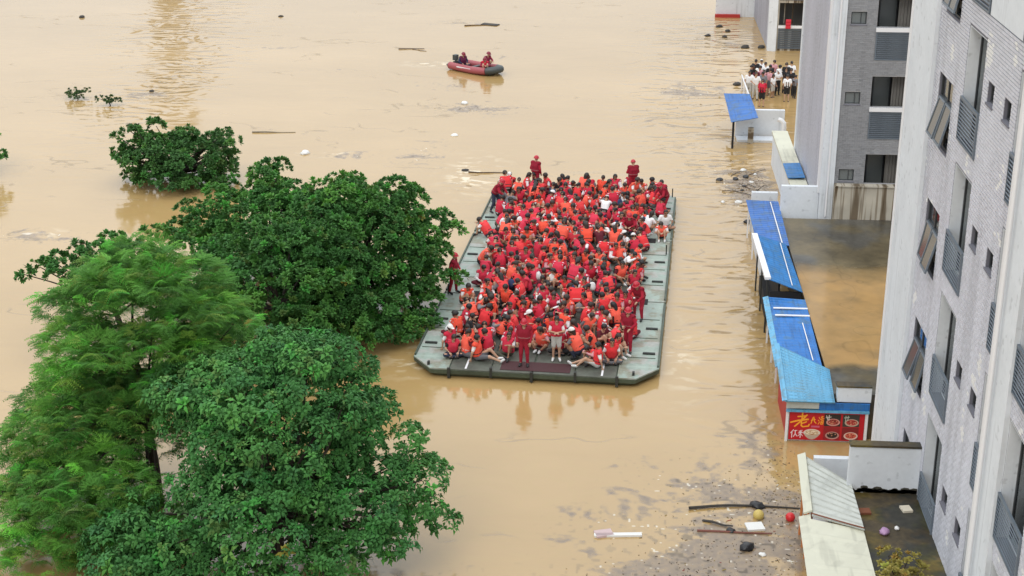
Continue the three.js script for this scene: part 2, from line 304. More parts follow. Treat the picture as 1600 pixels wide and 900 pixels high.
{ // ---- near block: long tiled face at x = 8.15 looking over the water
  const AT = 8.15, b = thing('apartment_block', 'tall pale tiled apartment block with louvred balconies and open awning windows', 'building', [0, 0, 0]);
  const far = -39.3, near = -22.0, holes = [], louv = [], wins = [], small = [], recs = [];
  for (let k = -1; k < 5; k++) {
    const o = -STOREY * k;
    wins.push([-38.65, -36.98, 11.44 + o, 13.2 + o]);
    recs.push([-35.92, -34.05, 12.18 + o, 14.93 + o]);
    small.push([-33.55, -32.95, 13.66 + o, 14.12 + o], [-32.0, -31.4, 13.66 + o, 14.12 + o]);
    recs.push([-30.93, -29.95, 12.18 + o, 14.93 + o]);
    recs.push([-28.6, -26.7, 12.18 + o, 14.93 + o]);
  }
  const ok = ([, , y0, y1]) => y1 < 19 && y0 > 0.4;
  const H = [...wins, ...recs, ...small].filter(ok);
  mesh('wall', holedWall('x', AT, 0.22, far, near, -2, 19, H), M.mortarPale, b);
  const white = [[-34.0, near, 15.52, 19]], pil = [[-29.95, -28.6, -2, 19]];
  tileSkin('x', AT, far, near, 0.2, 18.9, [...H, ...white, ...pil], [0.62, 0.63, 0.69], 0.12, b, 501);
  mesh('white_band', holedWall('x', AT - 0.03, 0.027, -34.0, -29.96, 15.52, 19, H.filter((h) => h[2] > 15)), M.plaster, b);
  mesh('pilaster', box(AT - 0.12, AT + 0.4, -2, 19.4, -42.4, far), M.plaster, b);
  mesh('pilaster', box(AT - 0.12, AT - 0.001, -2, 19.4, -29.95, -28.6), M.plaster, b);
  mesh('corner_strip', box(AT - 0.17, AT - 0.121, -2, 19.4, -42.46, -42.36), M.whiteTrim, b);
  mesh('corner_strip', box(AT - 0.2, AT - 0.121, -2, 19.4, -29.98, -29.86), M.whiteTrim, b);
  mesh('end_wall', box(AT + 0.4, 20, -2, 19.4, -42.4, -42.1), M.plaster, b);
  mesh('back_wall', box(19.7, 20, -2, 19.4, -42.1, near), M.plaster, b);
  mesh('end_wall', box(AT, 20, -2, 19.4, near, near + 0.3), M.plaster, b);
  mesh('roof', box(AT, 20, 19.4, 19.7, -42.4, near + 0.3), M.plaster, b);
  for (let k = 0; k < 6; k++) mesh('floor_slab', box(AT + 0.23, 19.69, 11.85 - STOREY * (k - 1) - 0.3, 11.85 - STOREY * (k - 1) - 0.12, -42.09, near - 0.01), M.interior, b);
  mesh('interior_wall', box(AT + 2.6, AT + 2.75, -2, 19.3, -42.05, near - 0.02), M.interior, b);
  wins.filter(ok).forEach((w, i) => awningWindow(b, AT, ...w, 600 + i));
  small.filter(ok).forEach((w) => smallWindow(b, 'x', AT, ...w));
  for (const [z0, z1, y0, y1] of recs.filter(ok)) {
    const wide = z1 - z0 > 1.2, y2 = y0 + 1.06, D = 0.37;
    const r = new THREE.Group(); r.name = 'balcony'; b.add(r);
    mesh('side_wall', box(AT + 0.004, AT + D, y0 + 0.002, y1 - 0.025, z0 + 0.002, z0 + 0.03), M.plaster, r);
    mesh('side_wall', box(AT + 0.004, AT + D, y0 + 0.002, y1 - 0.025, z1 - 0.03, z1 - 0.002), M.plaster, r);
    mesh('balcony_ceiling', box(AT + 0.004, AT + D, y1 - 0.024, y1 - 0.002, z0 + 0.002, z1 - 0.002), M.plaster, r);
    mesh('balcony_floor', box(AT + 0.221, AT + D, y0 - 0.12, y0 - 0.003, z0, z1), M.plaster, r);
    const dz0 = z0 + 0.032, dz1 = z1 - 0.032;
    mesh('door_frame', merged([box(AT + D - 0.1, AT + D - 0.04, y0, y1, dz0, dz0 + 0.06), box(AT + D - 0.1, AT + D - 0.04, y0, y1, dz1 - 0.06, dz1), box(AT + D - 0.1, AT + D - 0.04, y1 - 0.07, y1, dz0 + 0.06, dz1 - 0.06), box(AT + D - 0.1, AT + D - 0.04, y0, y1 - 0.07, (dz0 + dz1) / 2 - 0.03, (dz0 + dz1) / 2 + 0.03)]), M.frame, r);
    mesh('pane', box(AT + D - 0.075, AT + D - 0.068, y0, y1 - 0.07, dz0 + 0.06, dz1 - 0.06), M.glass, r);
    louvre(b, 'x', AT - 0.02, z0, z1, y0, y2, 11);
  }
  mesh('drain_pipe', tube([V(AT - 0.22, 19, -29.6), V(AT - 0.22, -1, -29.6)], 0.05, 0.05, 8), M.whiteTrim, b);
}

{ // ---- middle block: grey tiled end wall at z = -62.6, plain side at x = 8.63
  const AT = -62.6, b = thing('apartment_block', 'grey brick-tiled apartment block with white corner pillar behind the wet terrace', 'building', [0, 0, 0]);
  const x0 = 9.17, x1 = 13.4, big = [], louv = [], small = [];
  for (let k = -1; k < 3; k++) { const o = -STOREY * k; big.push([10.43, 12.02, 9.73 + o, 11.04 + o]); louv.push([10.43, 12.02, 8.38 + o, 9.54 + o]); small.push([9.36, 10.0, 9.85 + o, 10.37 + o]); }
  const keep = (h) => h[2] > 2.9, holes = [...big, ...small].filter(keep);
  mesh('wall', holedWall('z', AT, 0.22, x0, x1, 1, 15, holes), M.mortarGrey, b);
  tileSkin('z', AT, x0, x1, 3.02, 14.9, [...holes, ...louv], [0.27, 0.275, 0.29], 0.22, b, 521);
  mesh('corner_pillar', box(8.6, x0, -1, 15.2, AT - 0.5, AT + 0.14), M.plaster, b);
  mesh('corner_strip', box(8.52, 8.599, 2.6, 15.2, AT - 0.36, AT + 0.05), M.whiteTrim, b);
  mesh('side_wall', box(8.66, 8.9, -1, 15, -72.5, AT - 0.5), M.mortarGrey, b);
  tileSkin('x', 8.66, -72.4, AT - 0.52, 1.6, 14.9, [], [0.46, 0.47, 0.53], 0.1, b, 523);
  mesh('corner_pillar', box(8.6, 9.0, -1, 15.2, -72.9, -72.5), M.plaster, b);
  mesh('back_wall', box(9.0, 20, -1, 15, -72.8, -72.6), M.mortarGrey, b);
  mesh('end_wall', box(19.8, 20, -1, 15, -72.59, AT - 0.23), M.mortarGrey, b);
  mesh('wall', box(x1, 20, -1, 15, AT - 0.22, AT), M.mortarGrey, b);
  mesh('roof', box(8.7, 20, 15.2, 15.5, -72.8, AT), M.plaster, b);
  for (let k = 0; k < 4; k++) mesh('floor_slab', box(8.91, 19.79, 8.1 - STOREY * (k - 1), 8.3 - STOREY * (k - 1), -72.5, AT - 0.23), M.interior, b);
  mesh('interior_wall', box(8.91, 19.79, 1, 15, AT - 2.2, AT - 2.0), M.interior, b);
  small.filter(keep).forEach((w) => smallWindow(b, 'z', AT, ...w, M.frosted));
  louv.filter((h) => h[2] > 2.9).forEach((l) => louvre(b, 'z', AT + 0.01, ...l, 13));
  big.filter(keep).forEach(([a0, a1, y0, y1], i) => {
    const g = new THREE.Group(); g.name = 'balcony'; b.add(g);
    mesh('white_sill', box(a0 - 0.03, a1 + 0.03, y0 - 0.17, y0 - 0.004, AT - 0.2, AT + 0.1), M.whiteTrim, g);
    const D = 1.3;
    mesh('glass_door', box(a0 + 0.3, a0 + 0.95, y0 - 1.0, y1 - 0.05, AT - D, AT - D + 0.02), M.frosted, g);
    mesh('door_frame', merged([box(a0 + 0.25, a0 + 0.3, y0 - 1, y1, AT - D - 0.02, AT - D + 0.04), box(a0 + 0.95, a0 + 1.0, y0 - 1, y1, AT - D - 0.02, AT - D + 0.04)]), M.frame, g);
    const cg = new THREE.PlaneGeometry(0.62, y1 - y0 + 0.9, 24, 1), p = cg.attributes.position;
    for (let k = 0; k < p.count; k++) p.setZ(k, 0.035 * Math.sin(p.getX(k) * 48 + i) + 0.015 * Math.sin(p.getX(k) * 97));
    cg.computeVertexNormals(); cg.translate(a1 - 0.32, (y0 + y1) / 2 - 0.4, AT - 0.75);
    mesh('curtain', cg, M.curtain, g);
  });
  mesh('plinth', box(9.18, 13.4, 0.5, 3.0, AT + 0.004, AT + 0.4), M.stained, b);
  mesh('plinth_ledge', box(9.2, 13.4, 3.002, 3.05, AT + 0.03, AT + 0.46), M.stained, b);
  mesh('drain_pipe', tube([V(8.9, 14, AT + 0.2), V(8.9, 1.6, AT + 0.2)], 0.045, 0.045, 8), M.whiteTrim, b);
}

{ // ---- far block beyond the waiting people
  const b = thing('apartment_block', 'distant white pillared block with dark balcony behind the standing crowd', 'building', [0, 0, 0]);
  const AT = -104.6, big = [[10.75, 12.35, 1.75, 3.3], [10.75, 12.35, 5.1, 6.65]];
  mesh('corner_pillar', box(10.05, 10.62, -1, 9.5, AT - 0.5, AT + 0.2), M.plaster, b);
  mesh('side_wall', box(10.1, 10.3, -1, 9.3, -117, AT - 0.5), M.mortarGrey, b);
  tileSkin('x', 10.1, -116.9, AT - 0.52, 0.1, 9.2, [], [0.36, 0.36, 0.41], 0.08, b, 531);
  mesh('wall', holedWall('z', AT, 0.2, 10.62, 16, -1, 9.3, big), M.stained, b);
  mesh('back_wall', box(10.3, 16, -1, 9.3, -117, -116.8), M.mortarGrey, b);
  mesh('end_wall', box(15.8, 16, -1, 9.3, -116.79, AT - 0.21), M.mortarGrey, b);
  mesh('roof', box(10.1, 16, 9.5, 9.7, -117, AT), M.plaster, b);
  mesh('interior_wall', box(10.31, 15.79, -1, 9.3, AT - 1.7, AT - 1.5), M.interior, b);
  for (const [a0, a1, y0, y1] of big) {
    const g = new THREE.Group(); g.name = 'balcony'; b.add(g);
    mesh('white_sill', box(a0 - 0.05, a1 + 0.05, y0 - 0.18, y0 - 0.004, AT - 0.15, AT + 0.12), M.whiteTrim, g);
    mesh('window_frame', merged([box(a0 + 0.4, a0 + 0.47, y0, y1, AT - 0.8, AT - 0.74), box(a0 + 0.95, a0 + 1.02, y0, y1, AT - 0.8, AT - 0.74)]), M.stained, g);
    louvre(b, 'z', AT + 0.02, a0, a1, y0 - 1.6, y0 - 0.22, 10);
  }
  const wall = thing('boundary_wall', 'white plastered boundary wall standing in water beside the distant block', 'wall');
  mesh('wall', box(7.15, 10.09, -1, 1.75, -117.2, -116.95), M.plaster, wall);
  mesh('red_kerb', box(7.1, 9.0, -0.2, 0.22, -116.94, -116.6), M.redBoard, wall);
}

{ // unseen tower past the upper view edge, placed to darken a band of water
  const t = thing('unseen_tower', 'unseen slender tower out of view, its reflection darkening the far water', 'building', [-76, 0, -250]);
  mesh('wall', box(-2.2, 2.2, -2, 46, -2.2, 2.2), M.stained, t); mesh('roof', box(-2.4, 2.4, 46, 47, -2.4, 2.4), M.plaster, t);
}
// ---------------------------------------------------------------- terrace, yards, walls and sheds along the block
structure('terrace', box(6.98, 14, -1, 1.55, -62.19, -44.2), M.wet, 'wet concrete terrace between the blocks');
structure('yard', box(6.42, 8.14, -1, 2.35, -36.19, -26), M.moss, 'mossy concrete yard beside the near block');
{ // mud and wet concrete on the terrace
  const x0 = 6.99, x1 = 13.99, z0 = -62.18, z1 = -44.21, N = 512, col = new Uint8Array(N * N * 4), ro = new Uint8Array(N * N * 4);
  for (let j = 0; j < N; j++) for (let i = 0; i < N; i++) {
    const x = mix(x0, x1, i / N), z = mix(z0, z1, j / N), n = fbm(x * 0.8, z * 0.8, 5, 21), f = fbm(x * 7, z * 7, 3, 23), k4 = (j * N + i) * 4;
    const far = smooth(-56.6, -54.6, z + 2.2 * (fbm(x * 0.55, z * 0.5, 4, 25) - 0.5)), near = smooth(-45.9, -46.7, z + 1.2 * (fbm(x * 0.9, z * 0.7, 4, 27) - 0.5)), mud = clamp(far * near * (0.75 + 0.5 * (fbm(x * 1.6, z * 1.6, 4, 29) - 0.2)));
    const crack = smooth(0.012, 0, Math.abs(fbm(x * 0.5 + 3, z * 0.4, 3, 33) - 0.5)), k = 0.31 + 0.2 * (n - 0.5) + 0.08 * (f - 0.5) - 0.05 * crack, b = 1 + 0.16 * (n - 0.5) - 0.05 * crack;
    const olive = smooth(0.45, 0.62, fbm(x * 0.4, z * 0.4, 4, 35));
    col[k4] = 255 * mix(k * mix(1.02, 1.18, olive), 0.67 * b, mud); col[k4 + 1] = 255 * mix(k * mix(1, 1.06, olive), 0.535 * b, mud); col[k4 + 2] = 255 * mix(k * mix(0.94, 0.8, olive), 0.345 * b, mud); col[k4 + 3] = 255;
    ro[k4 + 1] = 255 * mix(0.3, 0.12, mud); ro[k4 + 3] = 255;
  }
  const mk = (d) => { const t = new THREE.DataTexture(d, N, N); t.magFilter = THREE.LinearFilter; t.needsUpdate = true; return t; }, map = mk(col); map.colorSpace = THREE.SRGBColorSpace;
  const g = new THREE.BufferGeometry();
  g.setAttribute('position', new THREE.Float32BufferAttribute([x0, 1.555, z0, x0, 1.555, z1, x1, 1.555, z1, x1, 1.555, z0], 3)); g.setAttribute('normal', new THREE.Float32BufferAttribute([0, 1, 0, 0, 1, 0, 0, 1, 0, 0, 1, 0], 3)); g.setAttribute('uv', new THREE.Float32BufferAttribute([0, 0, 0, 1, 1, 1, 1, 0], 2)); g.setIndex([0, 1, 2, 0, 2, 3]);
  structure('terrace_floor', g, new THREE.MeshPhysicalMaterial({ map, roughnessMap: mk(ro), roughness: 1, ior: 1.4 }), 'wet terrace floor under a film of muddy water');
}
// corrugated sheet over a quad: ribs run from side A (a0 to a1) to side B (b0 to b1)
function sheet(a0, a1, b0, b1, ribs, amp, thick = 0.03) {
  const n = ribs * 6, mN = 4, up = V(0, 0, 0).subVectors(a1, a0).cross(V(0, 0, 0).subVectors(b0, a0)).normalize(); if (up.y < 0) up.negate();
  const pos = [], idx = [];
  for (const side of [0, 1]) for (let i = 0; i <= n; i++) for (let j = 0; j <= mN; j++) {
    const t = i / n, s = j / mN, w = Math.pow(Math.max(0, Math.cos(t * ribs * Math.PI * 2)), 4) * amp;
    const p = a0.clone().lerp(a1, t).lerp(b0.clone().lerp(b1, t), s).addScaledVector(up, w - side * thick); pos.push(p.x, p.y, p.z);
  }
  const W = mN + 1, o2 = (n + 1) * W, quad = (a, b, c, d) => idx.push(a, b, c, a, c, d);
  for (let i = 0; i < n; i++) for (let j = 0; j < mN; j++) { const k = i * W + j; quad(k, k + 1, k + W + 1, k + W); quad(o2 + k, o2 + k + W, o2 + k + W + 1, o2 + k + 1); }
  for (let i = 0; i < n; i++) { const k = i * W; quad(k, k + W, o2 + k + W, o2 + k); const e = k + mN; quad(e, o2 + e, o2 + e + W, e + W); }
  for (let j = 0; j < mN; j++) { quad(j, o2 + j, o2 + j + 1, j + 1); const k = n * W + j; quad(k, k + 1, o2 + k + 1, o2 + k); }
  const g = new THREE.BufferGeometry(); g.setAttribute('position', new THREE.Float32BufferAttribute(pos, 3)); g.setIndex(idx);
  return metricUV(g);
}
{ // r1: royal blue lean-to by the white wall
  const t = thing('lean_to_shed', 'royal blue metal lean-to roof beside the white terrace wall', 'shed', [0, 0, 0], 0, 'blue roofed sheds along the terrace');
  mesh('roof', sheet(V(5.68, 1.6, -64.5), V(5.7, 1.6, -58.6), V(7.04, 1.74, -63.9), V(6.94, 1.74, -58.0), 22, 0.018), M.blueA, t);
  mesh('wall', box(5.95, 6.1, -1, 1.52, -64.0, -58.8), M.plaster, t);
  mesh('wall', box(6.1, 6.97, -1, 1.5, -64.1, -63.95), M.plaster, t);
  mesh('gutter', box(6.66, 6.7, 1.74, 1.77, -63.8, -58.3), M.whiteTrim, t);
  for (const z of [-64, -61.2, -58.9]) mesh('post', box(5.74, 5.8, -1, 1.56, z, z + 0.06), M.whiteTrim, t);
}
{ // r2: azure roof with white edge board over a dark open stall
  const t = thing('lean_to_shed', 'azure shed roof with white edge board above a dark open stall', 'shed', [0, 0, 0], 0, 'blue roofed sheds along the terrace');
  mesh('roof', sheet(V(5.56, 2.22, -57.9), V(5.66, 2.22, -52.75), V(6.8, 1.8, -58.0), V(6.9, 1.8, -52.6), 20, 0.014), M.blueB, t);
  const eb = box(-0.11, 0.11, 2.2, 2.3, -2.55, 2.55); eb.rotateY(0.02); eb.translate(5.56, 0, -55.3);
  mesh('edge_board', eb, M.whiteTrim, t);
  mesh('wall', box(6.05, 6.12, -1, 1.9, -57.6, -53.1), M.black, t);  // wall and counter painted black to stand for shade inside the stall
  mesh('ridge_strip', box(6.52, 6.55, 1.94, 1.965, -57.7, -52.9), M.whiteTrim, t);
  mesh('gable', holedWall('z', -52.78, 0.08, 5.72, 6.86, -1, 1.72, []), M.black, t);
  for (const z of [-57.4, -55.2, -53.0]) mesh('post', box(5.6, 5.66, -1, 2.18, z, z + 0.06), M.darkSteel, t);
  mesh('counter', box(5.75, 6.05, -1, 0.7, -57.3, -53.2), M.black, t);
}
{ // r3: striped blue roof
  const t = thing('lean_to_shed', 'deep blue ribbed shed roof crossed by two white strips', 'shed', [0, 0, 0], 0, 'blue roofed sheds along the terrace');
  mesh('roof', sheet(V(5.56, 1.6, -52.5), V(5.46, 1.56, -44.9), V(6.96, 1.64, -52.2), V(6.86, 1.6, -45.0), 30, 0.022), M.blueC, t);
  mesh('edge_flashing', sheet(V(5.44, 1.58, -52.5), V(5.34, 1.54, -46.2), V(5.64, 1.64, -52.5), V(5.54, 1.6, -46.2), 24, 0.02), M.blueD, t);
  for (const z of [-51.3, -50.6]) mesh('white_strip', box(5.72, 6.95, 1.645, 1.675, z - 0.05, z + 0.05), M.whiteTrim, t);
  mesh('ridge_strip', box(6.6, 6.63, 1.65, 1.675, -49.9, -46.6), M.whiteTrim, t);
  mesh('wall', box(5.85, 5.95, -1, 1.5, -52.2, -47.0), M.brick, t);
  for (const [i, z] of [-52, -50.2, -48.4].entries()) mesh('post', box(5.6, 5.66, -1, 1.54, z, z + 0.06), M.whiteTrim, t);
  for (const [z, m] of [[-51.6, M.plaster], [-49.8, M.stained], [-48.2, M.redBoard]]) mesh('shutter', box(5.8, 5.849, -1, 1.2, z, z + 1.2), m, t);
}
{ // r4: snack stall with printed red banner, light blue corrugated roof
  const t = thing('snack_stall', 'snack stall with red printed food banner and light blue corrugated roof', 'stall', [0, 0, 0]);
  mesh('roof', sheet(V(5.45, 2.0, -47.0), V(5.42, 1.5, -43.62), V(7.03, 1.76, -45.6), V(6.98, 1.5, -43.62), 17, 0.03), M.blueD, t);
  mesh('edge_flashing', sheet(V(5.36, 2.02, -47.1), V(5.33, 1.52, -43.6), V(5.52, 2.06, -47.0), V(5.49, 1.56, -43.6), 3, 0.02), M.blueD, t);
  mesh('back_board', sheet(V(5.5, 1.62, -46.95), V(5.5, 1.97, -46.93), V(7.0, 1.6, -45.64), V(7.0, 1.74, -45.58), 2, 0.004), M.blueD, t);
  mesh('fascia', box(5.5, 6.52, 1.2, 1.44, -43.86, -43.8), M.greySheet, t);
  mesh('fascia', box(6.521, 8.1, 1.16, 1.4, -43.87, -43.82), M.blueC, t);
  mesh('fascia_strip', box(5.5, 8.1, 1.08, 1.158, -43.84, -43.76), M.blueD, t);
  mesh('wall', box(5.56, 8.1, -1, 1.078, -44.1, -43.95), M.plaster, t);
  mesh('side_wall', box(5.58, 5.66, -1, 1.45, -46.9, -44.11), M.redBoard, t);
  mesh('corner_post', box(5.52, 5.6, -1, 1.16, -43.94, -43.86), M.whiteTrim, t);
  mesh('corner_post', box(8.0, 8.09, -1, 1.16, -43.94, -43.86), M.whiteTrim, t);
  // banner
  const c = document.createElement('canvas'); c.width = 512; c.height = 200; const x = c.getContext('2d');
  x.fillStyle = '#b80f1e'; x.fillRect(0, 0, 512, 200);
  x.lineCap = 'round'; x.lineJoin = 'round';
  const stroke = (pts, w, col) => { x.strokeStyle = col; x.lineWidth = w; x.beginPath(); x.moveTo(...pts[0]); for (const p of pts.slice(1)) x.lineTo(...p); x.stroke(); };
  const Yl = '#f0a42c';
  // the large yellow character
  stroke([[58, 34], [110, 28]], 10, Yl); stroke([[88, 8], [86, 62]], 11, Yl); stroke([[12, 76], [60, 62], [128, 52]], 12, Yl); stroke([[118, 22], [84, 62], [40, 104]], 11, Yl);
  stroke([[118, 70], [90, 82]], 9, Yl); stroke([[84, 66], [84, 98], [96, 106], [134, 100], [138, 88]], 10, Yl);
  // two smaller yellow characters
  stroke([[160, 40], [150, 80]], 7, Yl); stroke([[166, 34], [172, 66], [184, 78]], 7, Yl); stroke([[150, 58], [178, 52]], 6, Yl);
  stroke([[202, 36], [208, 44]], 6, Yl); stroke([[198, 56], [204, 62]], 6, Yl); stroke([[198, 84], [206, 70]], 6, Yl); stroke([[216, 34], [230, 30]], 6, Yl); stroke([[212, 50], [236, 44]], 6, Yl); stroke([[218, 60], [232, 58], [230, 82], [216, 84], [218, 60]], 6, Yl); stroke([[217, 72], [231, 70]], 5, Yl); stroke([[222, 26], [222, 48]], 5, Yl);
  x.fillStyle = '#c65a74'; x.fillRect(152, 96, 58, 13);
  // white pair of characters below
  const Wh = '#e4d3d6';
  stroke([[34, 130], [16, 152]], 6, Wh); stroke([[24, 140], [24, 186]], 6, Wh); stroke([[38, 138], [58, 134]], 5, Wh); stroke([[48, 134], [46, 160], [36, 178]], 6, Wh); stroke([[46, 156], [60, 174]], 6, Wh);
  stroke([[72, 136], [76, 146]], 5, Wh); stroke([[92, 132], [86, 146]], 5, Wh); stroke([[68, 152], [98, 148]], 6, Wh); stroke([[82, 134], [82, 184]], 6, Wh); stroke([[80, 158], [68, 172]], 5, Wh); stroke([[86, 158], [98, 172]], 5, Wh);
  // bowl of noodles
  x.fillStyle = '#d9c9bb'; x.beginPath(); x.ellipse(160, 148, 58, 28, 0, 0, 7); x.fill(); x.fillStyle = '#b9a593'; x.beginPath(); x.moveTo(104, 156); x.quadraticCurveTo(160, 236, 216, 156); x.fill();
  x.fillStyle = '#c9ad8a'; x.beginPath(); x.ellipse(160, 146, 46, 19, 0, 0, 7); x.fill();
  for (let i = 0; i < 26; i++) { const a = i * 2.4, r = 6 + (i % 5) * 8; stroke([[160 + Math.cos(a) * r, 146 + Math.sin(a) * r * 0.4], [160 + Math.cos(a + 0.9) * (r + 6), 146 + Math.sin(a + 0.9) * (r + 6) * 0.4]], 3, i % 3 ? '#efe2c8' : '#a06a4a'); }
  // dish photographs: four panels
  const dish = (px, py, w, h, bg, plate, food, dark) => {
    x.fillStyle = bg; x.fillRect(px, py, w, h);
    x.fillStyle = plate; x.beginPath(); x.ellipse(px + w * 0.55, py + h * 0.66, w * 0.42, h * 0.3, 0, 0, 7); x.fill();
    x.fillStyle = food; x.beginPath(); x.ellipse(px + w * 0.55, py + h * 0.64, w * 0.33, h * 0.22, 0, 0, 7); x.fill();
    for (let i = 0; i < 18; i++) { x.fillStyle = i % 3 ? dark : '#d89a78'; x.beginPath(); x.ellipse(px + w * (0.3 + 0.5 * lattice(i, px, 1)), py + h * (0.5 + 0.28 * lattice(i, py, 2)), 5, 3, i, 0, 7); x.fill(); }
  };
  dish(238, 10, 112, 88, '#2b2422', '#c98d84', '#a1443a', '#6b1f1c'); dish(238, 102, 112, 92, '#8f1a22', '#b98a80', '#3a2420', '#1f1614');
  dish(364, 10, 114, 88, '#3a3632', '#b9a08c', '#b03a36', '#7a2420'); dish(364, 102, 114, 92, '#7d1a20', '#d8b9ac', '#c85a48', '#8c2c24');
  stroke([[252, 22], [262, 50]], 6, '#d8d0c8'); stroke([[270, 18], [270, 52]], 6, '#d8d0c8'); stroke([[250, 36], [284, 30]], 5, '#d8d0c8'); stroke([[384, 20], [384, 56]], 5, '#b9c2b4'); stroke([[374, 34], [408, 28]], 5, '#b9c2b4'); stroke([[400, 20], [398, 52]], 5, '#b9c2b4');
  const tex = new THREE.CanvasTexture(c); tex.colorSpace = THREE.SRGBColorSpace;
  const pg = new THREE.BoxGeometry(2.36, 0.98, 0.02); pg.translate(6.81, 0.545, -43.9);
  mesh('banner', pg, std({ map: tex, roughness: 0.5 }), t);
}
{ // concrete upstand at the terrace end, over the stall
  const w = thing('parapet', 'short pale concrete upstand on the terrace edge above the snack stall', 'parapet');
  mesh('wall', box(7.08, 8.14, 1.42, 1.93, -44.19, -43.9), M.plaster, w);
  mesh('coping', box(7.04, 8.14, 1.932, 1.98, -44.24, -43.86), M.moss, w);
}
{ // white walls
  const w1 = thing('garden_wall', 'white plastered wall at the far terrace edge beside the pillar', 'wall');
  mesh('wall', box(7.0, 8.59, 0, 2.85, -62.85, -62.62), M.plaster, w1);
  const w1b = thing('garden_wall', 'low white wall stub behind the royal blue roof', 'wall');
  mesh('wall', box(5.95, 7.1, -1, 1.85, -65.1, -64.85), M.plaster, w1b);
  const w2 = thing('garden_wall', 'white plastered wall with dark stains closing the mossy yard', 'wall');
  mesh('wall', box(6.3, 8.14, -1, 3.7, -36.42, -36.2), M.plaster, w2);
  mesh('coping', box(6.28, 8.14, 3.702, 3.76, -36.46, -36.16), M.moss, w2);
  mesh('wall', box(5.75, 6.95, -1, 2.02, -38.95, -38.75), M.plaster, w2);
  mesh('wall', box(6.76, 6.95, -1, 2.0, -38.74, -36.43), M.plaster, w2);
  const r = makeRng(31), blot = []; // black damp along the foot of the wall
  for (let i = 0; i < 60; i++) { const g = new THREE.CircleGeometry(0.03 + 0.06 * r(), 7); g.scale(1.6, 0.8, 1); g.translate(6.4 + 1.7 * r(), 2.37 + 0.16 * r() * r(), -36.196); blot.push(g); }
  const bm = mesh('damp_stains', merged(blot), std({ color: lin(0.06, 0.055, 0.04), roughness: 0.9, polygonOffset: true }), w2); bm.userData.kind = 'stuff';
}
{ // long pale shed along the yard
  const a = thing('lean_to_shed', 'grey ribbed metal shed roof with rusty edge beside the mossy yard', 'shed');
  mesh('roof', sheet(V(5.5, 2.06, -38.75), V(5.3, 2.06, -35.3), V(6.4, 2.58, -36.2), V(6.4, 2.58, -33.75), 9, 0.035), M.greySheet, a);
  mesh('edge_flashing', sheet(V(5.28, 2.05, -38.85), V(5.1, 2.05, -35.5), V(5.5, 2.14, -38.85), V(5.32, 2.14, -35.5), 2, 0.01, 0.05), M.creamSheet, a);
  mesh('wall', box(5.75, 5.85, -1, 2.0, -38.4, -35.5), M.plaster, a);
  for (const [z, m] of [[-37.9, M.orangePole], [-37.2, M.orangePole], [-36.6, M.orangePole], [-36.0, M.rust]]) mesh('pole', tube([V(5.36, -1, z), V(5.42, 2.0, z - 0.15)], 0.035, 0.035, 6), m, a);
  const b = thing('lean_to_shed', 'cream flat metal shed roof running below the near block', 'shed');
  mesh('roof', sheet(V(5.12, 1.96, -35.4), V(4.8, 1.96, -26), V(6.4, 2.5, -33.9), V(6.3, 2.5, -26), 12, 0.014), M.creamSheet, b);
  mesh('edge_flashing', sheet(V(4.98, 1.93, -35.5), V(4.66, 1.93, -26), V(5.28, 2.02, -35.5), V(4.96, 2.02, -26), 3, 0.008, 0.06), M.creamSheet, b);
  mesh('rusty_joint', tube([V(5.3, 2.13, -35.35), V(5.85, 2.36, -34.6), V(6.4, 2.6, -33.85)], 0.022, 0.018, 6), M.rust, b);
  mesh('wall', box(5.5, 5.6, -1, 1.9, -35.3, -26), M.plaster, b);
  mesh('wall', box(6.28, 6.38, -1, 2.4, -33.6, -26), M.plaster, b);
}
{ // annex and tarp further off
  const a = thing('annex', 'low white flat-roofed annex along the grey block side', 'shed');
  mesh('roof', box(7.8, 8.59, 1.66, 1.78, -76, -65.6), M.creamSheet, a);
  mesh('wall', box(7.86, 8.59, -1, 1.659, -75.9, -65.7), M.plaster, a);
  const bt = thing('awning', 'small blue sheet lying on the white annex roof', 'awning');
  mesh('sheet', sheet(V(7.76, 1.86, -69.6), V(7.76, 1.86, -67.2), V(8.55, 1.9, -69.6), V(8.55, 1.9, -67.2), 3, 0.02), M.blueB, bt);
  const w = thing('kiosk', 'white flooded kiosk with sloping blue tarp roof and black post', 'kiosk');
  mesh('wall', box(6.35, 7.3, -1, 1.42, -81.4, -81.2), M.plaster, w);
  mesh('wall', box(7.3, 9.0, -1, 1.52, -81.6, -81.35), M.plaster, w);
  mesh('floor_slab', box(6.4, 9.0, -1, 0.12, -81.1, -80.2), M.plaster, w);
  mesh('tarp_roof', sheet(V(5.86, 1.62, -84.6), V(5.9, 1.5, -78.6), V(7.22, 1.9, -83.4), V(7.3, 1.82, -78.4), 4, 0.03), M.blueTarp, w);
  mesh('post', tube([V(6.05, -1, -78.9), V(6.05, 1.48, -78.9)], 0.06, 0.06, 8), M.black, w);
  mesh('bollard', tube([V(7.1, -0.5, -80.1), V(7.1, 0.85, -80.1)], 0.16, 0.16, 10), M.stained, w);
  const p = thing('vent_pipe', 'white bent vent pipe at the corner of the grey block', 'pipe');
  mesh('pipe', tube([V(8.45, 0, -76.4), V(8.45, 1.9, -76.4), V(8.4, 2.15, -76.4), V(8.15, 2.25, -76.5)], 0.12, 0.12, 10, 14), M.whiteTrim, p);
}
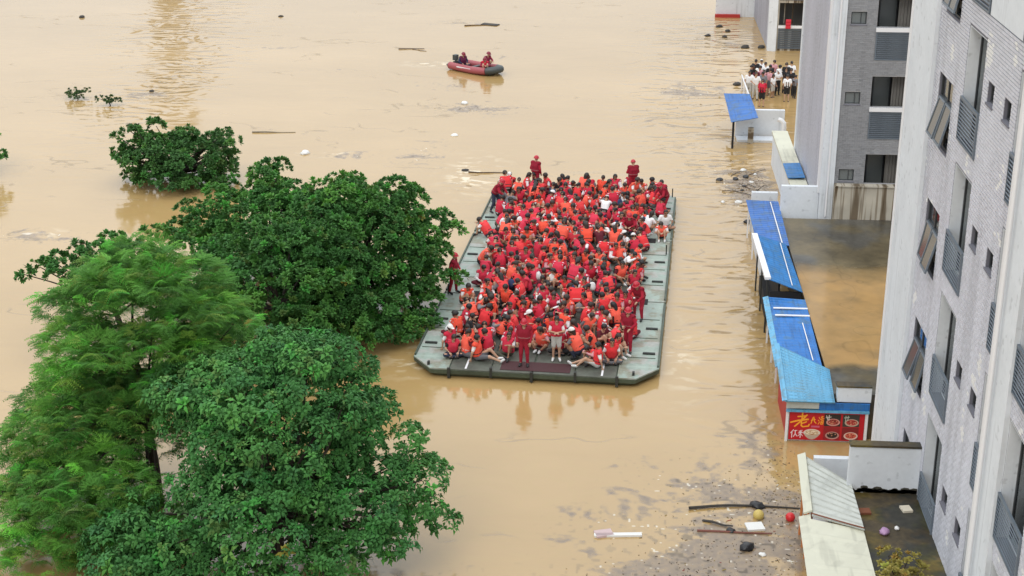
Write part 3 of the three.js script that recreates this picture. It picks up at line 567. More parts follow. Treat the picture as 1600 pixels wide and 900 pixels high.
// ---------------------------------------------------------------- pontoon ferry of three bays
const DECK = 0.36, PONT = { pos: V(-2.18, 0, -58.8), turn: THREE.MathUtils.degToRad(-3.3), half: 4.38, len: 22.1 };
const onDeck = (u, v, y = DECK) => V(u, y, PONT.len / 2 - v).applyAxisAngle(V(0, 1, 0), PONT.turn).add(PONT.pos); // v metres from the near end
{
  const t = thing('pontoon_ferry', 'long olive green folding pontoon ferry crowded with people', 'pontoon', PONT.pos.toArray(), PONT.turn);
  const bay = PONT.len / 3, W = PONT.half, inner = 2.93, cx = 0.78, cz = 1.0;
  // outline of a bay's hull seen from above at the deck and, drawn in, at the keel
  const loft = (rings) => {
    const n = rings[0].length, pos = [], idx = [];
    for (const ring of rings) for (const p of ring) pos.push(...p);
    for (let r = 0; r + 1 < rings.length; r++) for (let i = 0; i < n; i++) { const a = r * n + i, b = r * n + ((i + 1) % n); idx.push(a, b, b + n, a, b + n, a + n); }
    for (let i = 1; i + 1 < n; i++) { idx.push(0, i + 1, i); const o = (rings.length - 1) * n; idx.push(o, o + i, o + i + 1); }
    const g = new THREE.BufferGeometry(); g.setAttribute('position', new THREE.Float32BufferAttribute(pos, 3)); g.setIndex(idx); return metricUV(g);
  };
  for (let k = 0; k < 3; k++) {
    const zn = PONT.len / 2 - k * bay - (k ? 0.03 : 0), zf = PONT.len / 2 - (k + 1) * bay + (k < 2 ? 0.03 : 0);
    const cn = k === 0 ? 1 : 0.12, cf = k === 2 ? 1 : 0.12;
    const outline = (dx, dz, y) => [[-(W - cx * cn) + dx, zn - dz], [W - cx * cn - dx, zn - dz], [W - dx, zn - cz * cn - dz * 0.6], [W - dx, zf + cz * cf + dz * 0.6], [W - cx * cf - dx, zf + dz], [-(W - cx * cf) + dx, zf + dz], [-W + dx, zf + cz * cf + dz * 0.6], [-W + dx, zn - cz * cn - dz * 0.6]].map(([x, z]) => [x, y, z]);
    const e = k === 0 || k === 2 ? 1 : 0;
    mesh('hull', loft([outline(0.7, 0.5 * e, -0.7), outline(0.32, 0.22 * e, 0.0), outline(0.02, 0.03 * e, DECK - 0.2), outline(0, 0, DECK - 0.05)]), M.hull, t);
    // deck plates: bow panels at both sides, roadway panels between, laid with open seams
    for (const s of [-1, 1]) {
      const shape = new THREE.Shape([[s * (inner + 0.025), zn - 0.02], [s * (W - cx * cn), zn - 0.02], [s * (W - 0.02), zn - cz * cn], [s * (W - 0.02), zf + cz * cf], [s * (W - cx * cf), zf + 0.02], [s * (inner + 0.025), zf + 0.02]].map(([x, z]) => new THREE.Vector2(x, -z)));
      const g = new THREE.ExtrudeGeometry(shape, { depth: 0.048, bevelEnabled: false }); g.rotateX(-Math.PI / 2); g.translate(0, DECK - 0.049, 0);
      const p = mesh('bow_deck_panel', metricUV(g), M.deck, t);
      mesh('edge_lip', box(Math.min(s * (W - 0.09), s * (W - 0.03)), Math.max(s * (W - 0.09), s * (W - 0.03)), DECK, DECK + 0.07, zf + cz * cf + 0.05, zn - cz * cn - 0.05), M.hull, p);
      for (const f of [0.3, 0.62]) mesh('cleat', box(s * 3.95 - 0.22, s * 3.95 + 0.22, DECK, DECK + 0.06, mix(zn, zf, f) - 0.05, mix(zn, zf, f) + 0.05), M.darkSteel, p);
      for (const [a, b] of [[0.035, inner / 2 - 0.02], [inner / 2 + 0.02, inner - 0.02]]) for (let q = 0; q < 2; q++) {
        const z1 = mix(zn, zf, q / 2) - 0.02, z0 = mix(zn, zf, (q + 1) / 2) + 0.02;
        mesh('roadway_panel', box(s > 0 ? a : -b, s > 0 ? b : -a, DECK - 0.049, DECK - 0.012 + 0.004 * q, z0, z1), M.roadway, t);
      }
      // gap where bays meet: its shade painted as a flat black plate
      if (k < 2) mesh('bay_gap_shade', box(s * 3.25 - 0.42, s * 3.25 + 0.42, DECK, DECK + 0.012, zf - 0.3, zf + 0.3), M.black, t);
    }
    for (let q = 1; q < 4; q++) { const z = mix(zn, zf, q / 4); for (const s of [-1, 1]) mesh('deck_rib', box(s * 3.6 - 0.62, s * 3.6 + 0.6, DECK + 0.0, DECK + 0.014, z - 0.02, z + 0.02), M.hull, t); }
  }
  const zf = PONT.len / 2;
  for (const x of [-2.93, -0.02, 0.02 + 2.93]) mesh('bow_hinge', box(x - 0.05, x + 0.05, 0.04, DECK + 0.05, zf - 0.02, zf + 0.06), M.darkSteel, t);
  for (const x of [-3.7, -1.45, 1.5, 3.5]) mesh('bow_bracket', box(x - 0.04, x + 0.04, 0.12, DECK + 0.12, zf - 0.28 * (Math.abs(x) > 3 ? 1 : 0) - 0.1, zf + 0.03 - 0.28 * (Math.abs(x) > 3 ? 1 : 0)), M.darkSteel, t);
  for (const x of [-2.35, 2.42]) mesh('white_mark', box(x - 0.035, x + 0.035, DECK - 0.004, DECK + 0.003, zf - 1.15, zf - 0.1), M.whiteTrim, t);
  mesh('red_mat', box(-1.15, 1.3, DECK - 0.002, DECK + 0.006, zf - 0.95, zf - 0.18), std({ color: lin(0.06, 0.02, 0.023), roughness: 0.8 }), t);
  for (const [u, v] of [[-4.18, 21.3], [4.18, 21.2], [-4.18, 7.2], [4.18, 13]]) mesh('stanchion', tube([V(u, DECK, zf - v), V(u, DECK + 0.42, zf - v)], 0.03, 0.03, 6), M.darkSteel, t);
  mesh('red_cloth', sheet(V(-3.75, DECK + 0.02, zf - 15.2), V(-3.7, DECK + 0.02, zf - 14.75), V(-3.35, DECK + 0.05, zf - 15.25), V(-3.3, DECK + 0.03, zf - 14.8), 2, 0.03), std({ color: lin(0.55, 0.05, 0.06) }), t);
}

// ---------------------------------------------------------------- people
// surface nets over a signed distance field
function netMesh(sdf, lo, hi, cell) {
  const n = [0, 1, 2].map((a) => Math.ceil((hi[a] - lo[a]) / cell) + 2), [nx, ny, nz] = n, F = new Float32Array(nx * ny * nz);
  for (let k = 0, q = 0; k < nz; k++) for (let j = 0; j < ny; j++) for (let i = 0; i < nx; i++, q++) F[q] = sdf(lo[0] + (i - 0.5) * cell, lo[1] + (j - 0.5) * cell, lo[2] + (k - 0.5) * cell);
  const vid = new Int32Array(nx * ny * nz).fill(-1), pos = [], idx = [], at = (i, j, k) => i + nx * (j + ny * k);
  for (let k = 0; k + 1 < nz; k++) for (let j = 0; j + 1 < ny; j++) for (let i = 0; i + 1 < nx; i++) {
    let mask = 0; const v = [];
    for (let c = 0; c < 8; c++) { const f = F[at(i + (c & 1), j + ((c >> 1) & 1), k + (c >> 2))]; v.push(f); if (f < 0) mask |= 1 << c; }
    if (mask === 0 || mask === 255) continue;
    let x = 0, y = 0, z = 0, m = 0;
    for (let a = 0; a < 8; a++) for (const b of [a | 1, a | 2, a | 4]) { if (b === a || (v[a] < 0) === (v[b] < 0)) continue; const t = v[a] / (v[a] - v[b]); x += mix(a & 1, b & 1, t); y += mix((a >> 1) & 1, (b >> 1) & 1, t); z += mix(a >> 2, b >> 2, t); m++; }
    vid[at(i, j, k)] = pos.length / 3; pos.push(lo[0] + (i - 0.5 + x / m) * cell, lo[1] + (j - 0.5 + y / m) * cell, lo[2] + (k - 0.5 + z / m) * cell);
  }
  for (let k = 1; k + 1 < nz; k++) for (let j = 1; j + 1 < ny; j++) for (let i = 1; i + 1 < nx; i++) {
    const f = F[at(i, j, k)] < 0;
    const quad = (a, b, c, d, flip) => { if (a < 0 || b < 0 || c < 0 || d < 0) return; flip ? idx.push(a, c, b, a, d, c) : idx.push(a, b, c, a, c, d); };
    if (f !== F[at(i + 1, j, k)] < 0) quad(vid[at(i, j - 1, k - 1)], vid[at(i, j, k - 1)], vid[at(i, j, k)], vid[at(i, j - 1, k)], !f);
    if (f !== F[at(i, j + 1, k)] < 0) quad(vid[at(i - 1, j, k - 1)], vid[at(i - 1, j, k)], vid[at(i, j, k)], vid[at(i, j, k - 1)], !f);
    if (f !== F[at(i, j, k + 1)] < 0) quad(vid[at(i - 1, j - 1, k)], vid[at(i, j - 1, k)], vid[at(i, j, k)], vid[at(i - 1, j, k)], !f);
  }
  const g = new THREE.BufferGeometry(); g.setAttribute('position', new THREE.Float32BufferAttribute(pos, 3)); g.setIndex(idx); g.computeVertexNormals();
  return g;
}
const capsule = (x, y, z, c) => { const dx = x - c.ax, dy = y - c.ay, dz = z - c.az, h = clamp((dx * c.bx + dy * c.by + dz * c.bz) * c.inv), ex = dx - h * c.bx, ey = dy - h * c.by, ez = dz - h * c.bz; return Math.sqrt(ex * ex + ey * ey + ez * ez) - (c.ra + (c.rb - c.ra) * h); };
const cap = (a, b, ra, rb, region) => { const bx = b.x - a.x, by = b.y - a.y, bz = b.z - a.z; return { ax: a.x, ay: a.y, az: a.z, bx, by, bz, inv: 1 / Math.max(1e-8, bx * bx + by * by + bz * bz), ra, rb, region }; };
const smin = (a, b, k) => { const h = Math.max(k - Math.abs(a - b), 0) / k; return Math.min(a, b) - h * h * k * 0.25; };
const field = (caps, k, grow = 0) => (x, y, z) => { let d = 9; for (const c of caps) d = smin(d, capsule(x, y, z, c), k); return d - grow; };
const bounds = (caps, pad) => { const lo = [9, 9, 9], hi = [-9, -9, -9]; for (const c of caps) { const r = Math.max(c.ra, c.rb) + pad; [[c.ax, c.ay, c.az], [c.ax + c.bx, c.ay + c.by, c.az + c.bz]].forEach((p) => p.forEach((q, i) => { lo[i] = Math.min(lo[i], q - r); hi[i] = Math.max(hi[i], q + r); })); } return [lo, hi]; };
const skinned = (caps, k, grow, cell, cut) => { const f = field(caps, k, grow), s = cut ? (x, y, z) => cut(f(x, y, z), x, y, z) : f, [lo, hi] = bounds(caps, grow + 0.01); return netMesh(s, lo, hi, cell); };

const ell = (x, y, z, cx, cy, cz, rx, ry, rz) => { const px = (x - cx) / rx, py = (y - cy) / ry, pz = (z - cz) / rz; return (Math.sqrt(px * px + py * py + pz * pz) - 1) * Math.min(rx, ry, rz); };
function headGeometry(cell) {
  const nose = [cap(V(0, 0.015, 0.083), V(0, -0.022, 0.104), 0.008, 0.014)], lips = [cap(V(-0.022, -0.058, 0.082), V(0.022, -0.058, 0.082), 0.008, 0.008)];
  const sdf = (x, y, z) => {
    let d = smin(ell(x, y, z, 0, 0.025, -0.008, 0.078, 0.098, 0.097), ell(x, y, z, 0, -0.05, 0.022, 0.058, 0.066, 0.064), 0.04);
    d = smin(d, capsule(x, y, z, nose[0]), 0.012); d = smin(d, capsule(x, y, z, lips[0]), 0.01);
    d = Math.min(d, ell(Math.abs(x), y, z, 0.082, -0.004, -0.008, 0.012, 0.03, 0.019));
    const eye = ell(Math.abs(x), y, z, 0.033, 0.008, 0.09, 0.017, 0.012, 0.012); d = Math.max(d, -smin(eye, 9, 0.01));
    return d;
  };
  const g = netMesh(sdf, [-0.1, -0.13, -0.115], [0.1, 0.13, 0.125], cell), p = g.attributes.position, col = new Float32Array(p.count * 3);
  for (let i = 0; i < p.count; i++) {
    const x = p.getX(i), y = p.getY(i), z = p.getZ(i); let c = [1, 1, 1];
    if (Math.hypot((Math.abs(x) - 0.033) * 0.8, y - 0.008) < 0.014 && z > 0.05) c = [0.12, 0.1, 0.1];
    else if (Math.abs(y - 0.034) < 0.009 && Math.abs(Math.abs(x) - 0.033) < 0.022 && z > 0.06) c = [0.15, 0.12, 0.1];
    else if (Math.abs(y + 0.058) < 0.012 && Math.abs(x) < 0.028 && z > 0.06) c = [0.75, 0.42, 0.42];
    col.set(c, 3 * i);
  }
  g.setAttribute('color', new THREE.BufferAttribute(col, 3));
  return g;
}
const HEAD = { fine: headGeometry(0.016), rough: headGeometry(0.024) };
const skull = (x, y, z, g) => ell(x, y, z, 0, 0.025, -0.008, 0.078 + g, 0.098 + g, 0.097 + g);
const HAIR = {
  short: netMesh((x, y, z) => Math.max(skull(x, y, z, 0.022), -Math.max(-(z - 0.045 + 0.25 * (y - 0.07)), y - 0.06), -(y + 0.035 + 0.5 * Math.max(0, z))), [-0.12, -0.1, -0.13], [0.12, 0.15, 0.12], 0.026),
  long: netMesh((x, y, z) => smin(Math.max(skull(x, y, z, 0.018), -Math.max(-(z - 0.035 + 0.25 * (y - 0.07)), y - 0.075), -(y + 0.06)), Math.max(ell(x, y, z, 0, -0.09, -0.075, 0.085, 0.16, 0.045), y - 0.05), 0.03), [-0.13, -0.27, -0.15], [0.13, 0.15, 0.12], 0.028),
  tail: netMesh((x, y, z) => smin(Math.max(skull(x, y, z, 0.014), -Math.max(-(z - 0.035 + 0.25 * (y - 0.07)), y - 0.075), -(y + 0.03 + 0.5 * Math.max(0, z))), ell(x, y, z, 0, -0.02, -0.145, 0.03, 0.085, 0.035), 0.03), [-0.13, -0.13, -0.2], [0.13, 0.15, 0.12], 0.026),
};
const capShell = (x, y, z) => Math.min(Math.max(skull(x, y, z, 0.024), -(y - 0.035)), Math.max(ell(x, y, z, 0, 0.045, 0.1, 0.075, 0.012, 0.085), -(z - 0.02)));
const CAP = netMesh(capShell, [-0.12, 0.0, -0.14], [0.12, 0.16, 0.2], 0.02);
const HELMET = netMesh((x, y, z) => Math.min(Math.max(skull(x, y, z, 0.036), -(y - 0.02 + 0.12 * z)), Math.max(ell(x, y, z, 0, 0.02, 0.0, 0.135, 0.018, 0.165), -(y + 0.02))), [-0.15, -0.02, -0.18], [0.15, 0.18, 0.18], 0.016);

// hand: palm, four unequal bent fingers and a thumb from the side of the palm; wrist at the origin, fingers along +z, palm down
const HAND = (() => {
  const parts = [], palm = new THREE.SphereGeometry(1, 7, 5); palm.scale(0.042, 0.018, 0.05); palm.translate(0, 0, 0.045); parts.push(palm);
  const finger = (pts, r) => { for (let i = 0; i + 1 < pts.length; i++) { const g = new THREE.CylinderGeometry(r * 0.86, r, pts[i].distanceTo(pts[i + 1]), 5, 1, i + 2 < pts.length); g.translate(0, pts[i].distanceTo(pts[i + 1]) / 2, 0); g.applyQuaternion(new THREE.Quaternion().setFromUnitVectors(V(0, 1, 0), V(0, 0, 0).subVectors(pts[i + 1], pts[i]).normalize())); g.translate(pts[i].x, pts[i].y, pts[i].z); parts.push(g); } };
  [[-0.029, 0.036, 0.03], [-0.01, 0.042, 0.036], [0.01, 0.04, 0.034], [0.029, 0.031, 0.025]].forEach(([x, a, b]) => finger([V(x, 0, 0.08), V(x * 1.08, -0.008, 0.08 + a), V(x * 1.1, -0.028, 0.08 + a + b * 0.8)], 0.009));
  finger([V(-0.034, -0.003, 0.03), V(-0.06, -0.012, 0.058), V(-0.064, -0.02, 0.088)], 0.01);
  return merged(parts);
})();

// a pose is a set of joints; sides are mirrored unless given
function buildPose(o, fine) {
  const P = V(...o.pelvis), up = V(Math.sin(o.side ?? 0), Math.cos(o.lean) * Math.cos(o.side ?? 0), Math.sin(o.lean)).normalize(), fwd = V(0, -Math.sin(o.lean), Math.cos(o.lean)), yaw = o.twist ?? 0;
  const rt = V(Math.cos(yaw), 0, -Math.sin(yaw)); // person's own +x at the shoulders
  const chest = P.clone().addScaledVector(up, 0.3), neck = P.clone().addScaledVector(up, 0.5), crown = neck.clone().addScaledVector(up, 0.03);
  const J = { L: {}, R: {} };
  for (const [s, k] of [['L', 1], ['R', -1]]) {
    const get = (n) => { const q = (o[n + s] ?? o[n]); return V(q[0] * (o[n + s] ? 1 : k), q[1], q[2]); };
    J[s] = { sh: neck.clone().addScaledVector(up, -0.05).addScaledVector(rt, 0.175 * k), hip: V(P.x + 0.085 * k, P.y - 0.02, P.z + 0.01), el: get('elbow'), wr: get('wrist'), kn: get('knee'), an: get('ankle'), toe: get('toe') };
  }
  const T = [], body = [];
  for (const [s, k] of [['L', 1], ['R', -1]]) {
    const lo = P.clone().add(V(0.065 * k, 0.0, 0)), hi = chest.clone().addScaledVector(rt, 0.07 * k).addScaledVector(up, 0.02);
    T.push(cap(lo, hi, 0.105, 0.108, 'torso'), cap(hi, neck.clone().addScaledVector(rt, 0.12 * k).addScaledVector(up, -0.07), 0.105, 0.062, 'torso'));
  }
  T.push(cap(J.L.sh, J.R.sh, 0.055, 0.055, 'torso'));
  const arms = [], fore = [], thighs = [], calves = [], feet = [];
  for (const s of ['L', 'R']) { const j = J[s]; arms.push(cap(j.sh, j.el, 0.054, 0.041)); fore.push(cap(j.el, j.wr, 0.04, 0.028)); thighs.push(cap(j.hip, j.kn, 0.088, 0.058)); calves.push(cap(j.kn, j.an, 0.056, 0.036)); feet.push(cap(j.an, j.toe, 0.038, 0.03)); }
  const neckCap = cap(neck.clone().addScaledVector(up, -0.04), neck.clone().addScaledVector(up, 0.1), 0.055, 0.05);
  const cell = fine ? 0.033 : 0.046;
  const headQ = new THREE.Quaternion().setFromEuler(new THREE.Euler((o.headPitch ?? 0) + (fine ? 0.05 : 0.28), o.headYaw ?? 0, o.headRoll ?? 0, 'YXZ'));
  const headPos = neck.clone().addScaledVector(up, 0.07).add(V(0, 0.085, 0.025).applyQuaternion(headQ));
  const head = (fine ? HEAD.fine : HEAD.rough).clone().applyQuaternion(headQ).translate(headPos.x, headPos.y, headPos.z);
  const hands = ['L', 'R'].map((s) => {
    const j = J[s], z = V(0, 0, 0).subVectors(j.wr, j.el).normalize().lerp(o.handDir ? V(...o.handDir) : V(0, -0.2, 0.3), 0.35).normalize(), y = V(0, 1, 0.01).addScaledVector(z, -z.y).normalize(), x = V(0, 0, 0).crossVectors(y, z);
    const g = HAND.clone(); if (s === 'R') { g.scale(-1, 1, 1); const p = g.attributes.position, n = g.attributes.normal; for (let i = 0; i < p.count; i += 3) for (const a of [p, n]) { const t = [a.getX(i), a.getY(i), a.getZ(i)]; a.setXYZ(i, a.getX(i + 1), a.getY(i + 1), a.getZ(i + 1)); a.setXYZ(i + 1, ...t); } }
    g.applyMatrix4(new THREE.Matrix4().makeBasis(x, y, z).setPosition(j.wr)); return g;
  });
  const limbs = skinned([...T.map((c) => ({ ...c, ra: c.ra - 0.014, rb: c.rb - 0.014 })), ...arms, ...fore, ...thighs.map((c) => ({ ...c, ra: c.ra - 0.008, rb: c.rb - 0.006 })), ...calves, ...feet, neckCap], 0.045, 0, cell);
  const along = (x, y, z) => (x - P.x) * up.x + (y - P.y) * up.y + (z - P.z) * up.z;
  const half = (c, f) => ({ ...c, bx: c.bx * f, by: c.by * f, bz: c.bz * f, inv: c.inv / (f * f), rb: mix(c.ra, c.rb, f) });
  const neckHole = cap(neck.clone().addScaledVector(up, -0.02).addScaledVector(fwd, 0.03), neck.clone().addScaledVector(up, 0.2), 0.066, 0.08), holes = arms.map((c) => ({ ...c, ra: 0.072, rb: 0.062 }));
  const cutNeck = (d, x, y, z) => Math.max(d, -capsule(x, y, z, neckHole));
  const out = { headPos, headQ, up, height: headPos.y + 0.12 };
  out.body = merged([limbs, head, ...hands]);
  out.shirt = skinned([...T, ...arms.map((c) => half(c, 0.72))], 0.03, 0.012, cell, (d, x, y, z) => cutNeck(Math.max(d, -(along(x, y, z) + 0.03)), x, y, z));
  out.jacket = skinned([...T, ...arms, ...fore.map((c) => half(c, 0.95))], 0.03, 0.016, cell, (d, x, y, z) => cutNeck(Math.max(d, -(along(x, y, z) + 0.06)), x, y, z));
  const hipCaps = [cap(V(P.x + 0.06, P.y + 0.03, P.z), V(P.x - 0.06, P.y + 0.03, P.z), 0.112, 0.112)];
  out.trousers = skinned([...hipCaps, ...thighs, ...calves.map((c) => half(c, 0.9))], 0.03, 0.014, cell, (d, x, y, z) => Math.max(d, along(x, y, z) - 0.1));
  out.shorts = skinned([...hipCaps, ...thighs.map((c) => half(c, 0.82))], 0.03, 0.02, cell, (d, x, y, z) => Math.max(d, along(x, y, z) - 0.1));
  out.shoes = skinned(feet, 0.01, 0.012, fine ? 0.022 : 0.03);
  const vestCut = (d, x, y, z, lo = 0.03) => { let q = Math.max(d, lo - along(x, y, z)); for (const h of holes) q = Math.max(q, -capsule(x, y, z, h)); return cutNeck(q, x, y, z); };
  out.vest = skinned(T, 0.02, 0.048, fine ? 0.03 : 0.045, (d, x, y, z) => vestCut(d, x, y, z));
  out.strap = skinned(T, 0.02, 0.058, fine ? 0.026 : 0.04, (d, x, y, z) => { const a = along(x, y, z); return Math.max(vestCut(d, x, y, z), Math.abs(a - 0.14) - 0.024); });
  return out;
}
const FAR = {};
const buildBoth = (name, o) => { FAR[name] = buildPose(o, false); return buildPose(o, true); };
const POSE = {
  cross: buildPose({ pelvis: [0, 0.13, 0], lean: 0.22, elbow: [0.29, 0.33, 0.12], wrist: [0.17, 0.24, 0.31], knee: [0.33, 0.13, 0.27], ankle: [-0.07, 0.07, 0.33], toe: [-0.17, 0.05, 0.36], headPitch: 0.12 }),
  crossTurned: buildPose({ pelvis: [0, 0.13, 0], lean: 0.12, twist: 0.5, elbowL: [0.3, 0.32, 0.02], elbowR: [-0.24, 0.33, 0.2], wristL: [0.28, 0.2, 0.2], wristR: [-0.02, 0.26, 0.34], elbow: [0.3, 0.3, 0.1], wrist: [0.2, 0.2, 0.3], knee: [0.34, 0.14, 0.24], ankle: [-0.05, 0.07, 0.34], toe: [-0.15, 0.05, 0.37], headPitch: 0.05, headYaw: 0.9 }),
  kneesUp: buildPose({ pelvis: [0, 0.13, 0], lean: 0.32, elbow: [0.27, 0.36, 0.22], wrist: [0.06, 0.41, 0.47], knee: [0.13, 0.48, 0.36], ankle: [0.12, 0.08, 0.46], toe: [0.13, 0.04, 0.6], headPitch: 0.15, headYaw: -0.25 }),
  headDown: buildPose({ pelvis: [0, 0.13, 0], lean: 0.62, elbow: [0.29, 0.4, 0.34], wrist: [0.08, 0.5, 0.52], knee: [0.17, 0.45, 0.38], ankle: [0.14, 0.08, 0.48], toe: [0.15, 0.04, 0.61], headPitch: 0.7 }),
  oneKnee: buildPose({ pelvis: [0, 0.13, 0], lean: 0.18, side: 0.08, elbowL: [0.27, 0.4, 0.18], wristL: [0.12, 0.52, 0.36], elbowR: [-0.28, 0.3, -0.04], wristR: [-0.32, 0.08, 0.06], elbow: [0.3, 0.3, 0], wrist: [0.3, 0.1, 0], kneeL: [0.15, 0.48, 0.32], ankleL: [0.14, 0.08, 0.42], toeL: [0.16, 0.04, 0.56], kneeR: [-0.34, 0.12, 0.24], ankleR: [0.02, 0.07, 0.34], toeR: [0.12, 0.05, 0.38], knee: [0, 0, 0], ankle: [0, 0, 0], toe: [0, 0, 0], headYaw: 0.5, headPitch: 0.0 }),
  reach: buildPose({ pelvis: [0, 0.15, 0], lean: 0.3, twist: -0.3, elbowL: [0.32, 0.42, 0.25], wristL: [0.26, 0.55, 0.44], elbowR: [-0.3, 0.34, 0.1], wristR: [-0.14, 0.3, 0.33], elbow: [0, 0, 0], wrist: [0, 0, 0], knee: [0.25, 0.3, 0.33], ankle: [0.07, 0.07, 0.37], toe: [0.08, 0.04, 0.5], headYaw: -0.7, headPitch: 0.1 }),
  squat: buildPose({ pelvis: [0, 0.3, -0.04], lean: 0.42, elbow: [0.27, 0.52, 0.26], wrist: [0.12, 0.5, 0.46], knee: [0.2, 0.47, 0.3], ankle: [0.14, 0.09, 0.03], toe: [0.17, 0.04, 0.17], headPitch: -0.05, headYaw: 0.2 }),
  recline: buildPose({ pelvis: [0, 0.13, 0], lean: -0.1, elbow: [0.28, 0.34, -0.1], wrist: [0.26, 0.1, -0.16], kneeL: [0.14, 0.36, 0.4], ankleL: [0.12, 0.08, 0.7], toeL: [0.13, 0.1, 0.84], kneeR: [-0.12, 0.2, 0.46], ankleR: [-0.1, 0.07, 0.86], toeR: [-0.1, 0.15, 0.96], knee: [0, 0, 0], ankle: [0, 0, 0], toe: [0, 0, 0], headPitch: 0.15 }, true),
  stand: buildBoth('stand', { pelvis: [0, 0.93, 0], lean: 0.03, elbow: [0.25, 1.12, -0.02], wrist: [0.22, 0.9, 0.1], knee: [0.105, 0.49, 0.02], ankle: [0.115, 0.08, -0.02], toe: [0.14, 0.035, 0.13], headPitch: 0.1 }),
  folded: buildBoth('folded', { pelvis: [0, 0.93, 0], lean: 0.02, elbow: [0.26, 1.13, 0.06], wrist: [0.03, 1.14, 0.22], knee: [0.1, 0.49, 0.02], ankle: [0.11, 0.08, -0.02], toe: [0.14, 0.035, 0.13], headPitch: 0.25 }),
  watch: buildBoth('watch', { pelvis: [0, 0.92, 0], lean: 0.1, twist: 0.3, elbowL: [0.3, 1.13, 0.02], wristL: [0.2, 1.0, 0.2], elbowR: [-0.27, 1.12, 0.02], wristR: [-0.1, 1.05, 0.2], elbow: [0, 0, 0], wrist: [0, 0, 0], kneeL: [0.12, 0.49, 0.06], ankleL: [0.14, 0.08, 0.06], toeL: [0.17, 0.035, 0.21], kneeR: [-0.11, 0.48, -0.02], ankleR: [-0.13, 0.08, -0.1], toeR: [-0.16, 0.035, 0.05], knee: [0, 0, 0], ankle: [0, 0, 0], toe: [0, 0, 0], headYaw: 0.5, headPitch: 0.05 }),
  lean: buildPose({ pelvis: [0, 0.86, -0.12], lean: 0.6, elbow: [0.27, 1.0, 0.26], wrist: [0.16, 0.86, 0.42], kneeL: [0.16, 0.46, 0.1], ankleL: [0.17, 0.08, 0.06], toeL: [0.2, 0.035, 0.2], kneeR: [-0.2, 0.46, -0.06], ankleR: [-0.26, 0.08, -0.2], toeR: [-0.3, 0.035, -0.06], knee: [0, 0, 0], ankle: [0, 0, 0], toe: [0, 0, 0], headPitch: 0.3 }, true),
  child: buildBoth('child', { pelvis: [0, 0.93, 0], lean: 0.0, elbow: [0.24, 1.13, 0.02], wrist: [0.14, 0.95, 0.2], knee: [0.09, 0.49, 0.02], ankle: [0.095, 0.08, -0.02], toe: [0.12, 0.035, 0.13], headYaw: -0.6 }),
};
const cloth = (r, g, b, rough = 0.9) => std({ color: lin(r, g, b), roughness: rough });
const SKIN = [[0.42, 0.24, 0.15], [0.5, 0.3, 0.2], [0.36, 0.19, 0.115]].map((c) => std({ color: lin(...c), vertexColors: true, roughness: 0.6 }));
const HAIRM = [cloth(0.012, 0.011, 0.012, 0.55), cloth(0.02, 0.016, 0.014, 0.55), cloth(0.03, 0.021, 0.016, 0.6)];
const VEST = { orange: [cloth(0.82, 0.085, 0.045), cloth(0.88, 0.12, 0.075)], scarlet: [cloth(0.72, 0.035, 0.042), cloth(0.78, 0.055, 0.06)], crimson: [cloth(0.56, 0.02, 0.05), cloth(0.64, 0.035, 0.075)] };
const SHIRT = { white: cloth(0.8, 0.8, 0.81), black: cloth(0.016, 0.016, 0.018), pink: cloth(0.6, 0.3, 0.33), maroon: cloth(0.11, 0.012, 0.022), grey: cloth(0.2, 0.2, 0.22), navy: cloth(0.022, 0.032, 0.075), red: cloth(0.5, 0.025, 0.04) };
const LEGS = { black: cloth(0.018, 0.018, 0.02), navy: cloth(0.025, 0.032, 0.06), grey: cloth(0.12, 0.12, 0.13), maroon: cloth(0.12, 0.014, 0.024), pale: cloth(0.5, 0.5, 0.48), olive: cloth(0.07, 0.07, 0.05) };
const SHOES = [cloth(0.65, 0.65, 0.64, 0.6), cloth(0.02, 0.02, 0.022, 0.5)];
const PALESTRAP = cloth(0.62, 0.5, 0.48, 0.7), STRAP = cloth(0.02, 0.02, 0.02, 0.7), REFLECT = cloth(0.3, 0.1, 0.1, 0.5);
const CREW = [cloth(0.36, 0.008, 0.028), cloth(0.32, 0.01, 0.03)], CREWDARK = cloth(0.26, 0.006, 0.024), HELM = std({ color: lin(0.45, 0.012, 0.03), roughness: 0.35 });
const WHITECAP = cloth(0.74, 0.73, 0.71);

function person(pose, at, turn, scale, o, label, group) {
  const p = (o.far && FAR[pose]) || POSE[pose], g = thing('person', label, 'person', at, turn, group); g.scale.setScalar(scale);
  mesh('body', p.body, SKIN[o.skin ?? 0], g);
  mesh(o.long ? 'jacket' : 'shirt', o.long ? p.jacket : p.shirt, o.shirt, g);
  mesh(o.shorts ? 'shorts' : 'trousers', o.shorts ? p.shorts : p.trousers, o.legs, g);
  mesh('shoes', p.shoes, o.shoes ?? SHOES[1], g);
  if (o.vest) { mesh('life_jacket', p.vest, o.vest, g); mesh('strap', p.strap, o.strap ?? STRAP, g); }
  const top = (name, geo, mat) => { const h = mesh(name, geo, mat, g); h.position.copy(p.headPos); h.quaternion.copy(p.headQ); };
  if (o.helmet) top('helmet', HELMET, o.helmet); else { top('hair', HAIR[o.hair ?? 'short'], HAIRM[o.hairTone ?? 0]); if (o.cap) top('cap', CAP, o.cap); }
  return g;
}
const ORD = ['first', 'second', 'third', 'fourth', 'fifth', 'sixth', 'seventh', 'eighth', 'ninth', 'tenth', 'eleventh', 'twelfth', 'thirteenth'];
